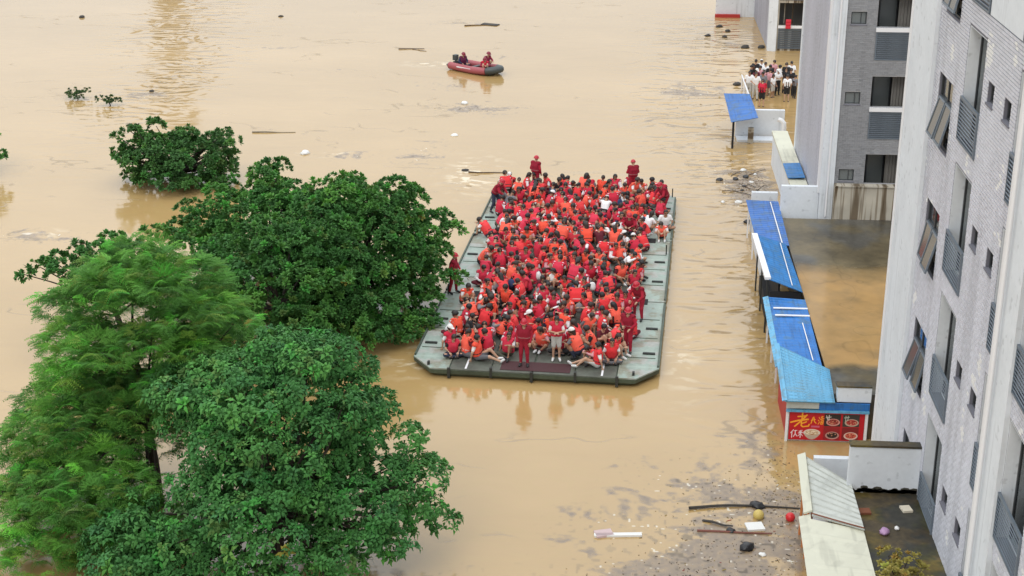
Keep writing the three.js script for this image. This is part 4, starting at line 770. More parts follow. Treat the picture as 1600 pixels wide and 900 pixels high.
const NUM = ['one', 'two', 'three', 'four', 'five', 'six', 'seven', 'eight', 'nine', 'ten', 'eleven', 'twelve', 'thirteen', 'fourteen', 'fifteen', 'sixteen', 'seventeen', 'eighteen', 'nineteen', 'twenty', 'twenty-one', 'twenty-two', 'twenty-three', 'twenty-four', 'twenty-five', 'twenty-six', 'twenty-seven', 'twenty-eight', 'twenty-nine', 'thirty'];
{
  const r = makeRng(4242), pick = (a) => a[Math.floor(r() * a.length) % a.length];
  // places taken by those who stand, in deck coordinates (across, from the near end)
  const standing = [[-0.35, 0.75], [0.62, 1.35], [3.15, 2.3], [3.3, 5.6], [2.55, 14.6], [3.7, 17.2]];
  const rows = 26, v0 = 1.3, v1 = 21.3;
  for (let row = 0; row < rows; row++) {
    const vr = mix(v0, v1, row / (rows - 1));
    const left = row < 17 ? mix(-3.2, -3.3, row / 17) + 0.35 * Math.sin(row * 1.9) : mix(-3.5, -4.05, (row - 17) / 9), right = (row < 3 ? 3.25 : row < 16 ? 3.3 : 3.8) + 0.22 * Math.sin(row * 2.7);
    const n = Math.round((right - left) / 0.6 - 0.3);
    let seat = 0;
    for (let i = 0; i < n; i++) {
      const u = mix(left, right, (i + 0.5) / n) + (row % 2 ? 0.16 : -0.16) + (r() - 0.5) * 0.3, v = vr + (r() - 0.5) * 0.42;
      if (standing.some(([a, b]) => Math.hypot(a - u, b - v) < 0.5)) continue;
      if (row === 0 && i > 3 && i < 7) continue;
      seat++;
      const pose = pick(['cross', 'crossTurned', 'kneesUp', 'headDown', 'oneKnee', 'reach', 'squat', 'kneesUp', 'headDown', 'cross']);
      const tone = r() < 0.3 ? 'orange' : r() < 0.5 ? 'scarlet' : 'crimson';
      const sName = pick(['white', 'white', 'white', 'black', 'pink', 'maroon', 'white', 'grey', 'navy', 'red', 'white', 'black']), lName = pick(['black', 'black', 'navy', 'grey', 'maroon', 'maroon', 'olive', 'pale']);
      const bare = r() < 0.1, capped = r() < 0.035;
      const o = { skin: Math.floor(r() * 3), shirt: SHIRT[sName], legs: LEGS[lName], shorts: r() < 0.4, shoes: SHOES[r() < 0.3 ? 0 : 1], vest: bare ? null : pick(VEST[tone]), hair: r() < 0.25 ? 'tail' : r() < 0.25 ? 'long' : 'short', hairTone: Math.floor(r() * 3), cap: capped ? WHITECAP : null, long: (sName !== 'black' && r() < 0.3), strap: r() < 0.4 ? PALESTRAP : STRAP };
      const turn = PONT.turn + (r() < 0.5 ? (r() - 0.5) * 2.6 : Math.PI + (r() - 0.5) * 3), at = onDeck(u, v);
      const wear = bare ? `without life jacket in ${sName} shirt` : `in ${tone} life jacket and ${sName} shirt`;
      const who = person(pose, at.toArray(), turn, 0.97 + r() * 0.18, o, `person ${wear}, row ${NUM[row]} from bow, ${ORD[seat - 1]} from trees`, 'people seated in rows on the pontoon');
      who.rotation.z = (r() - 0.5) * 0.2; who.scale.x *= 0.92 + 0.18 * r();
    }
  }
  // front fringe: a few sitting with legs stretched along the bow
  const fringe = [[-2.05, 0.95, 1.35, 'orange', 'white', 'pink', 'person in orange life jacket reclining with legs stretched at the bow'], [2.2, 0.85, -1.5, 'scarlet', 'white', 'pale', 'person in scarlet life jacket sitting with outstretched bare legs at the bow'], [-3.15, 1.75, 0.9, 'crimson', 'white', 'pale', 'person with white cap at the bow corner beside the bare deck']];
  fringe.forEach(([u, v, t, tone, s, l, label], i) => person('recline', onDeck(u, v).toArray(), t, 1.05, { skin: 1, shirt: SHIRT[s], legs: LEGS[l === 'pink' ? 'grey' : l], shorts: true, shoes: SHOES[0], vest: VEST[tone][0], cap: i === 2 ? WHITECAP : null }, label));

  const crew = (pose, u, v, turn, label, extra = {}) => person(pose, onDeck(u, v).toArray(), turn, extra.scale ?? 1.04, { skin: 1, shirt: CREW[0], legs: CREW[1], long: true, shoes: SHOES[1], vest: CREWDARK, strap: REFLECT, helmet: HELM, ...extra }, label, 'rescue crew in red overalls');
  crew('stand', -0.35, 0.62, -0.1, 'helmeted rescuer in red overalls standing upright at the middle of the bow');
  person('folded', onDeck(0.72, 1.25).toArray(), 0.05, 1.0, { skin: 1, shirt: SHIRT.white, legs: LEGS.pale, shorts: true, shoes: SHOES[0], vest: VEST.crimson[0], strap: REFLECT, hair: 'short' }, 'standing person in pale shorts and crimson life jacket with arms folded');
  crew('watch', 3.2, 2.25, -0.6, 'helmeted rescuer in red overalls standing at the bow corner facing the sheds');
  crew('lean', 3.4, 5.5, -0.5, 'helmeted rescuer in red overalls bending among seated people near the bay joint');
  crew('watch', -4.0, 7.3, 1.15, 'rescuer in red overalls on the pontoon edge under the tree branches', { scale: 1.0 });
  crew('stand', -2.35, 21.2, 2.6, 'rescuer in red overalls standing tallest at the far end, trees side');
  crew('folded', 2.3, 21.1, 3.4, 'rescuer in red overalls standing at the far end with raised elbows');
  crew('lean', 3.85, 18.4, -0.9, 'rescuer in red overalls leaning forward at the far corner on the sheds side');
  crew('squat', 2.5, 15.4, -0.2, 'rescuer in red overalls crouching deep inside the seated crowd');
  crew('squat', -3.95, 19.2, 1.3, 'rescuer in red overalls crouching at the far tree side corner');
  crew('lean', -3.75, 17.9, 1.2, 'rescuer in dark red overalls bending over the pontoon edge beside seated people', { legs: LEGS.navy });
}

{ // bundles held or set down among the crowd
  const r = makeRng(919), kinds = [['white', cloth(0.7, 0.7, 0.69)], ['black', cloth(0.015, 0.015, 0.017)], ['dark blue', cloth(0.03, 0.05, 0.13)], ['pink', cloth(0.55, 0.25, 0.3)], ['grey', cloth(0.22, 0.22, 0.23)]];
  for (let i = 0; i < 34; i++) {
    const [tone, mat] = kinds[i % 5], u = (r() - 0.5) * 6.4, v = 1.6 + r() * 19, at = onDeck(u, v), g = thing('backpack', `${tone} backpack among seated people near row ${NUM[Math.min(25, Math.max(0, Math.round((v - 1.3) / 0.8)))]}, beside its ${ORD[Math.min(11, Math.round((u + 3.2) / 0.6))]} seat`, 'backpack', at.toArray(), r() * 6.28, 'bags among the crowd');
    const b = netMesh((x, y, z) => smin(ell(x, y, z, 0, 0.17, 0, 0.15, 0.2, 0.1), ell(x, y, z, 0, 0.12, 0.08, 0.11, 0.1, 0.06), 0.05), [-0.18, -0.05, -0.14], [0.18, 0.4, 0.18], 0.045);
    g.position.y += 0.12 + 0.2 * r(); mesh('bag', b, mat, g); mesh('handle', tube([V(-0.05, 0.34, -0.02), V(0, 0.43, -0.02), V(0.05, 0.34, -0.02)], 0.012, 0.012, 5, 6), STRAP, g);
  }
}

// ---------------------------------------------------------------- inflatable boat
{
  const at = V(-9.35, 0, -96.5), turn = 2.46, boat = thing('inflatable_boat', 'red and dark grey inflatable rescue boat carrying rescuers', 'boat', at.toArray(), 0.6 + Math.PI);
  boat.rotation.y = -0.63;
  const U = [V(-1.85, 0.26, -0.62), V(-1.0, 0.25, -0.68), V(0.4, 0.25, -0.7), V(1.35, 0.32, -0.55), V(1.9, 0.42, 0), V(1.35, 0.32, 0.55), V(0.4, 0.25, 0.7), V(-1.0, 0.25, 0.68), V(-1.85, 0.26, 0.62)];
  const curve = new THREE.CatmullRomCurve3(U), seg = (a, b) => { const pts = []; for (let i = 0; i <= 16; i++) pts.push(curve.getPoint(mix(a, b, i / 16))); return new THREE.TubeGeometry(new THREE.CatmullRomCurve3(pts), 20, 0.24, 10); };
  const red = std({ color: lin(0.33, 0.075, 0.085), roughness: 0.45 }), dark = std({ color: lin(0.05, 0.06, 0.06), roughness: 0.45 });
  mesh('side_tube', seg(0, 0.36), red, boat); mesh('bow_tube', seg(0.36, 0.64), dark, boat); mesh('side_tube', seg(0.64, 1), red, boat);
  for (const s of [-1, 1]) { const c = new THREE.ConeGeometry(0.24, 0.35, 10); c.rotateZ(Math.PI / 2); c.translate(-2.02, 0.26, 0.62 * s); mesh('tube_cone', c, dark, boat); }
  mesh('floor', box(-1.8, 1.5, 0.06, 0.1, -0.5, 0.5), dark, boat); mesh('transom', box(-1.75, -1.68, 0.1, 0.5, -0.45, 0.45), dark, boat); mesh('thwart', box(-0.25, 0.0, 0.3, 0.36, -0.5, 0.5), dark, boat);
  for (const s of [-1, 1]) { const w = box(-1.0, 0.2, 0.3, 0.36, s * 0.9 - 0.03, s * 0.9 + 0.03); w.translate(0, 0, 0); mesh('white_patch', w, M.whiteTrim, boat); }
  const motor = new THREE.Group(); motor.name = 'outboard_motor'; boat.add(motor);
  mesh('cowling', box(-2.05, -1.78, 0.5, 0.85, -0.15, 0.15), dark, motor); mesh('shaft', box(-1.95, -1.85, -0.4, 0.5, -0.05, 0.05), dark, motor);
  const spot = (x, z) => V(x, 0.22, z).applyAxisAngle(V(0, 1, 0), boat.rotation.y).add(at).toArray();
  const uni = { skin: 1, shirt: cloth(0.26, 0.012, 0.045), legs: cloth(0.2, 0.01, 0.04), long: true, vest: cloth(0.2, 0.01, 0.04), helmet: cloth(0.2, 0.012, 0.03, 0.4) };
  person('cross', spot(-1.15, 0.2), 0.6, 1.08, { ...uni, legs: LEGS.navy, shirt: SHIRT.navy, vest: cloth(0.12, 0.012, 0.05) }, 'rescuer steering at the stern of the inflatable boat', 'boat crew');
  person('squat', spot(0.55, -0.2), 0.9, 1.12, uni, 'rescuer sitting highest near the boat bow', 'boat crew');
  person('kneesUp', spot(0.85, 0.25), 0.2, 1.06, { ...uni, vest: VEST.crimson[0] }, 'rescuer seated lowest by the dark boat bow', 'boat crew');
}

// ---------------------------------------------------------------- people waiting between the blocks
{
  const r = makeRng(88);
  const list = [ // x, z, turn, pose, shirt, legs, vest, label
    [8.35, -93.6, 2.9, 'stand', 'black', 'black', 0, 'waiting person dressed in black standing at the back beside the water'],
    [8.75, -93.9, 3.2, 'folded', 'white', 'black', 'cap', 'waiting person in white with white cap behind the group'],
    [9.5, -93.8, 2.6, 'stand', 'pink', 'grey', 0, 'waiting person in pale pink shirt beside the distant block pillar'],
    [10.2, -93.0, 3.0, 'stand', 'black', 'black', 0, 'waiting person in black shirt beside the white-shirted group'],
    [10.55, -93.4, 2.8, 'watch', 'white', 'black', 0, 'waiting person in white shirt and black trousers at the back wall'],
    [8.7, -92.0, 0.4, 'child', 'pink', 'pale', 0, 'waiting person in pink top and pale trousers mid group'],
    [9.15, -92.6, 0.2, 'folded', 'black', 'olive', 0, 'waiting person in black top with green bag straps'],
    [8.2, -91.2, 0.5, 'stand', 'maroon', 'grey', 'cap', 'waiting person in maroon shirt and white cap near the railing'],
    [7.75, -90.6, 0.1, 'stand', 'white', 'pale', 0, 'waiting person all in white at the water edge'],
    [8.1, -90.1, -0.2, 'watch', 'white', 'pale', 0, 'waiting person in white shirt turned toward the water'],
    [9.55, -91.4, 0.3, 'folded', 'white', 'black', 'cap', 'waiting person in white shirt and cap near the middle'],
    [10.05, -91.8, 2.7, 'watch', 'black', 'black', 0, 'waiting person in dark clothes by the pipe'],
    [10.3, -91.2, 3.0, 'stand', 'black', 'black', 0, 'waiting person in black leaning close to the grey block'],
    [9.95, -89.7, 3.1, 'stand', 'white', 'black', 0, 'waiting person in white shirt and long black trousers in front'],
    [9.2, -90.7, 0.8, 'child', 'white', 'pale', 0, 'small waiting person in white shirt and pale trousers'],
    [8.6, -90.7, -0.5, 'stand', 'grey', 'black', 0, 'waiting person in grey shirt behind the red vest'],
    [8.45, -91.8, 2.4, 'folded', 'pink', 'black', 0, 'waiting person in pink shirt and black trousers'],
    [9.0, -91.4, 1.8, 'watch', 'pink', 'grey', 0, 'waiting person in pinkish shirt turned sideways'],
    [9.7, -92.6, 0.9, 'folded', 'white', 'navy', 0, 'waiting person in white shirt and navy trousers'],
    [8.95, -93.2, 3.3, 'stand', 'white', 'navy', 0, 'waiting person in white shirt at the back row'],
    [10.5, -90.6, 2.2, 'child', 'grey', 'black', 0, 'small waiting person in grey by the block corner'],
    [7.95, -92.2, 1.2, 'watch', 'black', 'black', 0, 'waiting person in black near the floating debris'],
    [8.35, -88.3, 2.9, 'stand', 'red', 'black', 'vest', 'waiting person in red vest and black shorts close to the kiosk tarp'],
  ];
  for (const [x, z, turn, pose, s, l, extra, label] of list) person(pose, [x, -0.06, z], turn, pose === 'child' ? 0.88 : 0.98 + r() * 0.07, { skin: Math.floor(r() * 3), shirt: SHIRT[s], legs: LEGS[l], shorts: extra === 'vest' || r() < 0.3, shoes: SHOES[1], hair: r() < 0.4 ? 'tail' : 'short', cap: extra === 'cap' ? WHITECAP : null, vest: extra === 'vest' ? VEST.crimson[0] : null, far: true }, label, 'people waiting between the blocks');
  const rail = thing('railing', 'thin white railing beside the waiting people at the water edge', 'railing');
  mesh('rail', tube([V(7.45, 0.95, -92.5), V(7.5, 0.95, -86.5)], 0.05, 0.05, 6), M.whiteTrim, rail);
  for (const z of [-92.4, -90.4, -88.4, -86.6]) mesh('post', tube([V(7.47, -0.5, z), V(7.47, 0.95, z)], 0.045, 0.045, 6), M.whiteTrim, rail);
  const tw = thing('towel', 'red towel hanging over the distant balcony sill', 'towel');
  mesh('cloth', sheet(V(11.2, 1.55, -104.4), V(11.2, 2.2, -104.35), V(11.55, 1.55, -104.38), V(11.55, 2.2, -104.34), 3, 0.05), cloth(0.6, 0.03, 0.05), tw);
}
// ---------------------------------------------------------------- trees standing in the flood
const leafMat = new THREE.MeshPhysicalMaterial({ color: 0xffffff, roughness: 0.62, transmission: 0.22, thickness: 0, side: THREE.DoubleSide });
leafMat.roughness = 0.75; leafMat.specularIntensity = 0.45;
// rosette of broad leaves, about 1 across, opening along +y
function rosette(seed, n, len, wid, sag) {
  const r = makeRng(seed), pos = [], idx = [];
  for (let i = 0; i < n; i++) {
    const a = (i / n) * Math.PI * 2 * 2.4 + r() * 0.5, tilt = mix(0.15, 1.25, (i + 0.5) / n) + (r() - 0.5) * 0.3, L = len * (0.75 + 0.5 * r()), w = wid * (0.8 + 0.4 * r());
    const out = V(Math.cos(a), 0, Math.sin(a)), dir = out.clone().multiplyScalar(Math.sin(tilt)).add(V(0, Math.cos(tilt), 0)), side = V(-Math.sin(a), 0, Math.cos(a)), b = dir.clone().multiplyScalar(0.08 * L);
    const m = dir.clone().multiplyScalar(0.55 * L), tip = dir.clone().multiplyScalar(L).add(V(0, -sag * L, 0)), up = V(0, 0, 0).crossVectors(side, dir).multiplyScalar(0.1 * w), o = pos.length / 3;
    for (const p of [b, m.clone().addScaledVector(side, w / 2).sub(up), tip, m.clone().addScaledVector(side, -w / 2).sub(up), m]) pos.push(p.x, p.y, p.z);
    idx.push(o, o + 1, o + 4, o + 1, o + 2, o + 4, o + 4, o + 2, o + 3, o, o + 4, o + 3);
  }
  const g = new THREE.BufferGeometry(); g.setAttribute('position', new THREE.Float32BufferAttribute(pos, 3)); g.setIndex(idx); const q = g.toNonIndexed(); q.computeVertexNormals(); return q;
}
// spray of feathery fronds fanning out along +z and drooping, about 1 long
function spray(seed, fronds, pairs) {
  const r = makeRng(seed), pos = [];
  for (let f = 0; f < fronds; f++) {
    const yaw = (f / (fronds - 1) - 0.5) * 2.5 + (r() - 0.5) * 0.35, lift = 0.3 + (r() - 0.5) * 0.5, L = 0.75 + r() * 0.4, droop = 0.35 + 0.35 * r(), q = new THREE.Quaternion().setFromAxisAngle(V(0, 1, 0), yaw);
    const at = (t) => V(0, lift * t * L - droop * t * t * L, t * L * 0.95), put = (...ps) => ps.forEach((p) => { p.applyQuaternion(q); pos.push(p.x, p.y, p.z); });
    put(at(0).add(V(0.012, 0, 0)), at(0).add(V(-0.012, 0, 0)), at(0.98));
    for (let k = 0; k < pairs; k++) for (const s of [-1, 1]) {
      const t = 0.14 + 0.86 * (k + 0.5) / pairs, c = at(t), l = 0.3 * Math.sin(Math.PI * (0.18 + 0.74 * t)) * (0.8 + 0.4 * r()), w = 0.085;
      const tip = c.clone().add(V(s * l, -0.16 * l - 0.05 * r(), l * 0.55)), mid = c.clone().add(V(s * l * 0.5, 0.02, l * 0.3));
      put(c.clone(), mid.clone().add(V(0, 0, -w / 2)), mid.clone().add(V(0, 0, w / 2)));
      put(mid.clone().add(V(0, 0, -w / 2)), tip, mid.clone().add(V(0, 0, w / 2)));
    }
  }
  const g = new THREE.BufferGeometry(); g.setAttribute('position', new THREE.Float32BufferAttribute(pos, 3)); g.computeVertexNormals(); return g;
}
const ROSETTE = rosette(11, 13, 0.56, 0.24, 0.22), DROOP = rosette(13, 11, 0.62, 0.17, 0.5), SPRAY = spray(12, 5, 7);
function tree(o) {
  const r = makeRng(o.seed), t = thing(o.name, o.label, 'tree', [o.base[0], 0, o.base[1]], 0, o.group), B = V(o.base[0], 0, o.base[1]);
  const lobes = [...(o.extra ?? [])].map(([x, y, z, R]) => ({ c: V(x, y, z), R }));
  for (const [cx, cy, cz, rx, ry, rz, n, R0, R1] of o.envelopes) for (let i = 0; i < n; i++) {
    const a = r() * Math.PI * 2, y = mix(-0.75, 1, Math.pow(r(), 0.8)), h = Math.sqrt(Math.max(0, 1 - y * y)), k = 0.42 + 0.58 * Math.cbrt(r());
    const c = V(cx + rx * h * Math.cos(a) * k, cy + ry * y * k, cz + rz * h * Math.sin(a) * k), R = mix(R0, R1, r());
    if (c.y < R * 0.35 + (o.floor ?? 0)) c.y = R * 0.35 + (o.floor ?? 0) + r() * 0.3;
    if (o.gap && o.gap(c)) continue;
    if (lobes.some((l) => l.c.distanceTo(c) < (l.R + R) * (o.apart ?? 0.7))) continue;
    lobes.push({ c, R });
  }
  // trunk and limbs
  const F = V(...o.fork);
  mesh('trunk', tube([B.clone().setY(-1).sub(B), B.clone().lerp(F, 0.45).add(V(0.12, 0, 0.1)).sub(B), F.clone().sub(B)], o.radius, o.radius * 0.66, 9, 12), M.bark, t);
  const limbs = [];
  lobes.forEach(({ c, R }, i) => { if (i % 3 && lobes.length > 60) return; const s = B.clone().lerp(F, 0.72 + 0.28 * r()), m = s.clone().lerp(c, 0.5).add(V((r() - 0.5) * 0.7, -0.1 + 0.3 * r(), (r() - 0.5) * 0.7)); limbs.push(tube([s.sub(B), m.sub(B), c.clone().sub(B)], o.radius * (0.26 + 0.2 * r()), 0.018, 5, 7)); });
  mesh('limbs', merged(limbs), M.bark, t);
  // crown
  const geo = o.feather ? SPRAY : o.droop ? DROOP : ROSETTE, mats = [], cols = [], q = new THREE.Quaternion(), m4 = new THREE.Matrix4();
  for (const { c, R } of lobes) {
    const n = Math.round(o.density * R * R), warm = r();
    for (let i = 0; i < n; i++) {
      const a = r() * Math.PI * 2, y = o.feather ? mix(-0.5, 1, r()) : mix(-0.62, 1, Math.pow(r(), 0.85)), h = Math.sqrt(1 - y * y), k = R * (o.feather ? 0.3 + 0.75 * Math.sqrt(r()) : 0.62 + 0.45 * Math.sqrt(r())), d = V(h * Math.cos(a), y, h * Math.sin(a));
      const p = c.clone().add(V(d.x * k * 1.12, d.y * k * (o.flat ?? 0.8), d.z * k * 1.12));
      if (p.y < (o.floor ?? 0) + 0.05) continue;
      const s = o.leaf * (0.6 + 0.75 * r());
      if (o.feather) { const z = V(d.x, 0.12 + 0.25 * d.y, d.z).normalize(), u = V(0, 1, 0).addScaledVector(z, -z.y).normalize(), x = V(0, 0, 0).crossVectors(u, z); m4.makeBasis(x, u, z); q.setFromRotationMatrix(m4); q.multiply(new THREE.Quaternion().setFromAxisAngle(V(0, 0, 1), (r() - 0.5) * 0.7)); }
      else { const u = d.clone().multiplyScalar(0.62).add(V((r() - 0.5) * 0.5, 0.6, (r() - 0.5) * 0.5)).normalize(); q.setFromUnitVectors(V(0, 1, 0), u).multiply(new THREE.Quaternion().setFromAxisAngle(V(0, 1, 0), r() * 6.28)); }
      mats.push(new THREE.Matrix4().compose(p.sub(B), q.clone(), V(s, s, s)));
      const young = o.young ?? 0.2, t1 = clamp(warm * 0.6 + r() * 0.5 - 0.2), k2 = 0.8 + 0.4 * r(), c0 = o.dark, c1 = o.light;
      const col = [0, 1, 2].map((e) => mix(c0[e], c1[e], t1 * t1 + (r() < young * 0.3 ? 0.35 : 0)) * k2);
      if (r() < 0.0015) { col[0] = 0.22; col[1] = 0.2; col[2] = 0.03; }
      cols.push(col);
    }
  }
  const crown = new THREE.InstancedMesh(geo, leafMat, mats.length), c = new THREE.Color();
  mats.forEach((m, i) => { crown.setMatrixAt(i, m); crown.setColorAt(i, c.setRGB(...cols[i])); });
  crown.name = 'crown'; crown.userData.kind = 'stuff'; crown.castShadow = crown.receiveShadow = true; t.add(crown);
  return t;
}
const broad = { density: 130, leaf: 0.4, dark: [0.045, 0.15, 0.03], light: [0.15, 0.37, 0.05], radius: 0.2, flat: 0.75, floor: 0.05, apart: 0.74 };
tree({ ...broad, name: 'flooded_tree', seed: 1, label: 'large dense dark green tree whose branches touch the pontoon side', base: [-10.0, -54.5], fork: [-10.0, 1.6, -54.5], envelopes: [[-9.9, 2.4, -54.4, 3.1, 2.7, 3.4, 420, 0.42, 0.72], [-8.2, 2.5, -55.6, 1.7, 1.0, 1.9, 60, 0.35, 0.55], [-9.8, 0.9, -53.2, 2.7, 0.9, 2.6, 140, 0.4, 0.65], [-10.2, 1.0, -50.8, 2.3, 1.2, 1.7, 160, 0.4, 0.65]], extra: [[-6.5, 2.6, -56.4, 0.45], [-7.1, 2.9, -56.8, 0.5], [-6.2, 1.3, -54.7, 0.32], [-6.8, 1.4, -54.4, 0.4], [-7.0, 0.9, -53.0, 0.4], [-7.1, 0.5, -52.0, 0.45], [-7.6, 0.5, -51.4, 0.5], [-8.4, 0.5, -50.9, 0.6], [-7.5, 0.3, -50.6, 0.35]] });
tree({ ...broad, name: 'flooded_tree', seed: 2, label: 'dense green tree behind the feathery trees, with bumpy rounded top', base: [-14.0, -56.5], fork: [-14, 1.5, -56.5], envelopes: [[-14.0, 2.1, -56.5, 3.2, 2.3, 3.0, 320, 0.42, 0.7]], extra: [[-13.9, 4.4, -58.2, 0.55], [-14.5, 4.2, -58.5, 0.5], [-17.6, 2.4, -56.6, 0.45], [-18.2, 2.3, -56.2, 0.36], [-17.2, 3.0, -57, 0.5]] });
tree({ ...broad, name: 'flooded_tree', seed: 3, label: 'mid green tree filling the gap behind the bright feathery tree', base: [-12.2, -50.5], fork: [-12.2, 1.4, -50.5], envelopes: [[-12.2, 2.4, -50.4, 2.8, 2.2, 3.0, 300, 0.42, 0.7]] });
tree({ ...broad, name: 'flooded_tree', seed: 4, label: 'loose dark tree leaning out over open water past the bright tree', base: [-18.0, -50.0], fork: [-18.3, 1.6, -50.0], radius: 0.14, envelopes: [[-18.6, 2.6, -50.2, 2.0, 1.1, 1.8, 70, 0.36, 0.6]], extra: [[-21.5, 2.7, -50, 0.28], [-20.9, 2.9, -50.2, 0.38], [-20.3, 3.2, -50, 0.42], [-20.2, 2.0, -49.4, 0.36], [-19.6, 3.4, -50.6, 0.45], [-18.4, 3.6, -51, 0.5], [-17.0, 3.7, -51.5, 0.5], [-16.2, 3.5, -52, 0.45]] });
tree({ ...broad, name: 'flooded_tree', seed: 5, label: 'rounded dark tree crown standing alone in open water', base: [-21.9, -70.6], fork: [-21.9, 0.5, -70.6], radius: 0.16, leaf: 0.44, dark: [0.045, 0.13, 0.03], light: [0.11, 0.27, 0.045], envelopes: [[-21.8, 0.9, -70.6, 2.8, 1.6, 2.2, 260, 0.36, 0.6]], extra: [[-24.6, 2.3, -70.4, 0.26], [-24.1, 2.6, -70.6, 0.3], [-23.6, 2.7, -70.2, 0.34], [-22.8, 2.8, -70.8, 0.4], [-18.9, 2.2, -70.4, 0.34], [-19.4, 2.4, -70.8, 0.4], [-19.0, 1.6, -70, 0.36], [-24.7, 1.5, -70.2, 0.28]] });
tree({ ...broad, name: 'flooded_tree', seed: 6, label: 'tree mostly out of frame with only a few leaves showing', base: [-33.4, -71.5], fork: [-33.2, 1, -71.4], radius: 0.14, envelopes: [[-33.4, 1.4, -71.4, 1.6, 1.4, 1.6, 60, 0.36, 0.6]], extra: [[-31.0, 1.1, -71, 0.26], [-31.4, 1.9, -71.2, 0.26]] });
// both feathery crowns leave an opening on the side toward the yard, through which the bare trunk shows
const trunkOpening = (c) => { const d = c.z + 38.2; return d > -1.2 && Math.abs(c.x + 13.0 - d * 0.345) < 0.75 && c.y > d * 0.57 - 0.3 && c.y < d * 0.57 + 2.9; };
tree({ name: 'feathery_tree', seed: 7, label: 'bright yellow green feathery tree with exposed dark trunk in water', feather: true, density: 120, leaf: 0.36, flat: 0.6, floor: 0.3, apart: 0.64, dark: [0.07, 0.21, 0.03], light: [0.23, 0.54, 0.065], young: 0.4, radius: 0.17, base: [-13.2, -38.2], fork: [-13.5, 3.4, -38.4],
  envelopes: [[-13.3, 4.9, -38.6, 2.5, 2.9, 2.8, 320, 0.5, 0.8], [-14.6, 2.5, -37.6, 2.3, 2.0, 2.6, 200, 0.5, 0.8], [-14.4, 1.5, -35.4, 2.6, 1.4, 1.9, 200, 0.45, 0.75]], extra: [[-12.5, 7.4, -38.2, 0.7], [-13.0, 7.0, -38.6, 0.7], [-11.4, 6.2, -38.6, 0.7], [-10.7, 5.7, -38.6, 0.6], [-16.6, 2.6, -38, 0.6]],
  gap: trunkOpening });
tree({ name: 'broadleaf_tree', seed: 8, label: 'deep green drooping-leaved tree spreading across the lower frame toward the pontoon', droop: true, density: 112, leaf: 0.5, flat: 0.6, floor: 0.2, apart: 0.66, dark: [0.048, 0.17, 0.04], light: [0.14, 0.38, 0.08], radius: 0.2, base: [-9.0, -34.6], fork: [-8.8, 2.2, -34.8],
  envelopes: [[-8.7, 3.6, -35.9, 2.7, 2.8, 2.6, 340, 0.45, 0.75], [-6.8, 1.9, -35.6, 2.1, 1.5, 2.1, 120, 0.36, 0.6], [-9.4, 1.8, -33.8, 3.4, 1.6, 1.7, 260, 0.45, 0.7], [-11.6, 1.4, -34.0, 1.8, 1.2, 1.8, 140, 0.4, 0.65], [-11.0, 4.2, -36.6, 1.4, 1.4, 1.4, 60, 0.45, 0.7]], extra: [[-9.0, 6.2, -36, 0.6], [-8.4, 5.9, -36.2, 0.6], [-4.5, 1.1, -36, 0.4], [-5.0, 1.3, -36.2, 0.45], [-5.0, 2.5, -36.4, 0.45], [-5.5, 3.3, -36.6, 0.5], [-5.9, 0.9, -35, 0.45], [-10.8, 5.2, -36.4, 0.6]],
  gap: trunkOpening });
for (const [i, [x, z, s, label]] of [[-32.9, -87.3, 0.5, 'small leafy shrub top poking out of open water'], [-30.4, -85.8, 0.45, 'smaller bright shrub top poking out of open water beside another']].entries())
  tree({ ...broad, name: 'shrub', seed: 30 + i, label, base: [x, z], fork: [x, 0.2, z], radius: 0.05, density: 190, leaf: 0.26, dark: [0.05, 0.1, 0.03], light: [0.1, 0.18, 0.05], envelopes: [[x, 0.1, z, 0.7, 0.3, 0.5, 40, 0.2, 0.32]] }).userData.category = 'shrub';

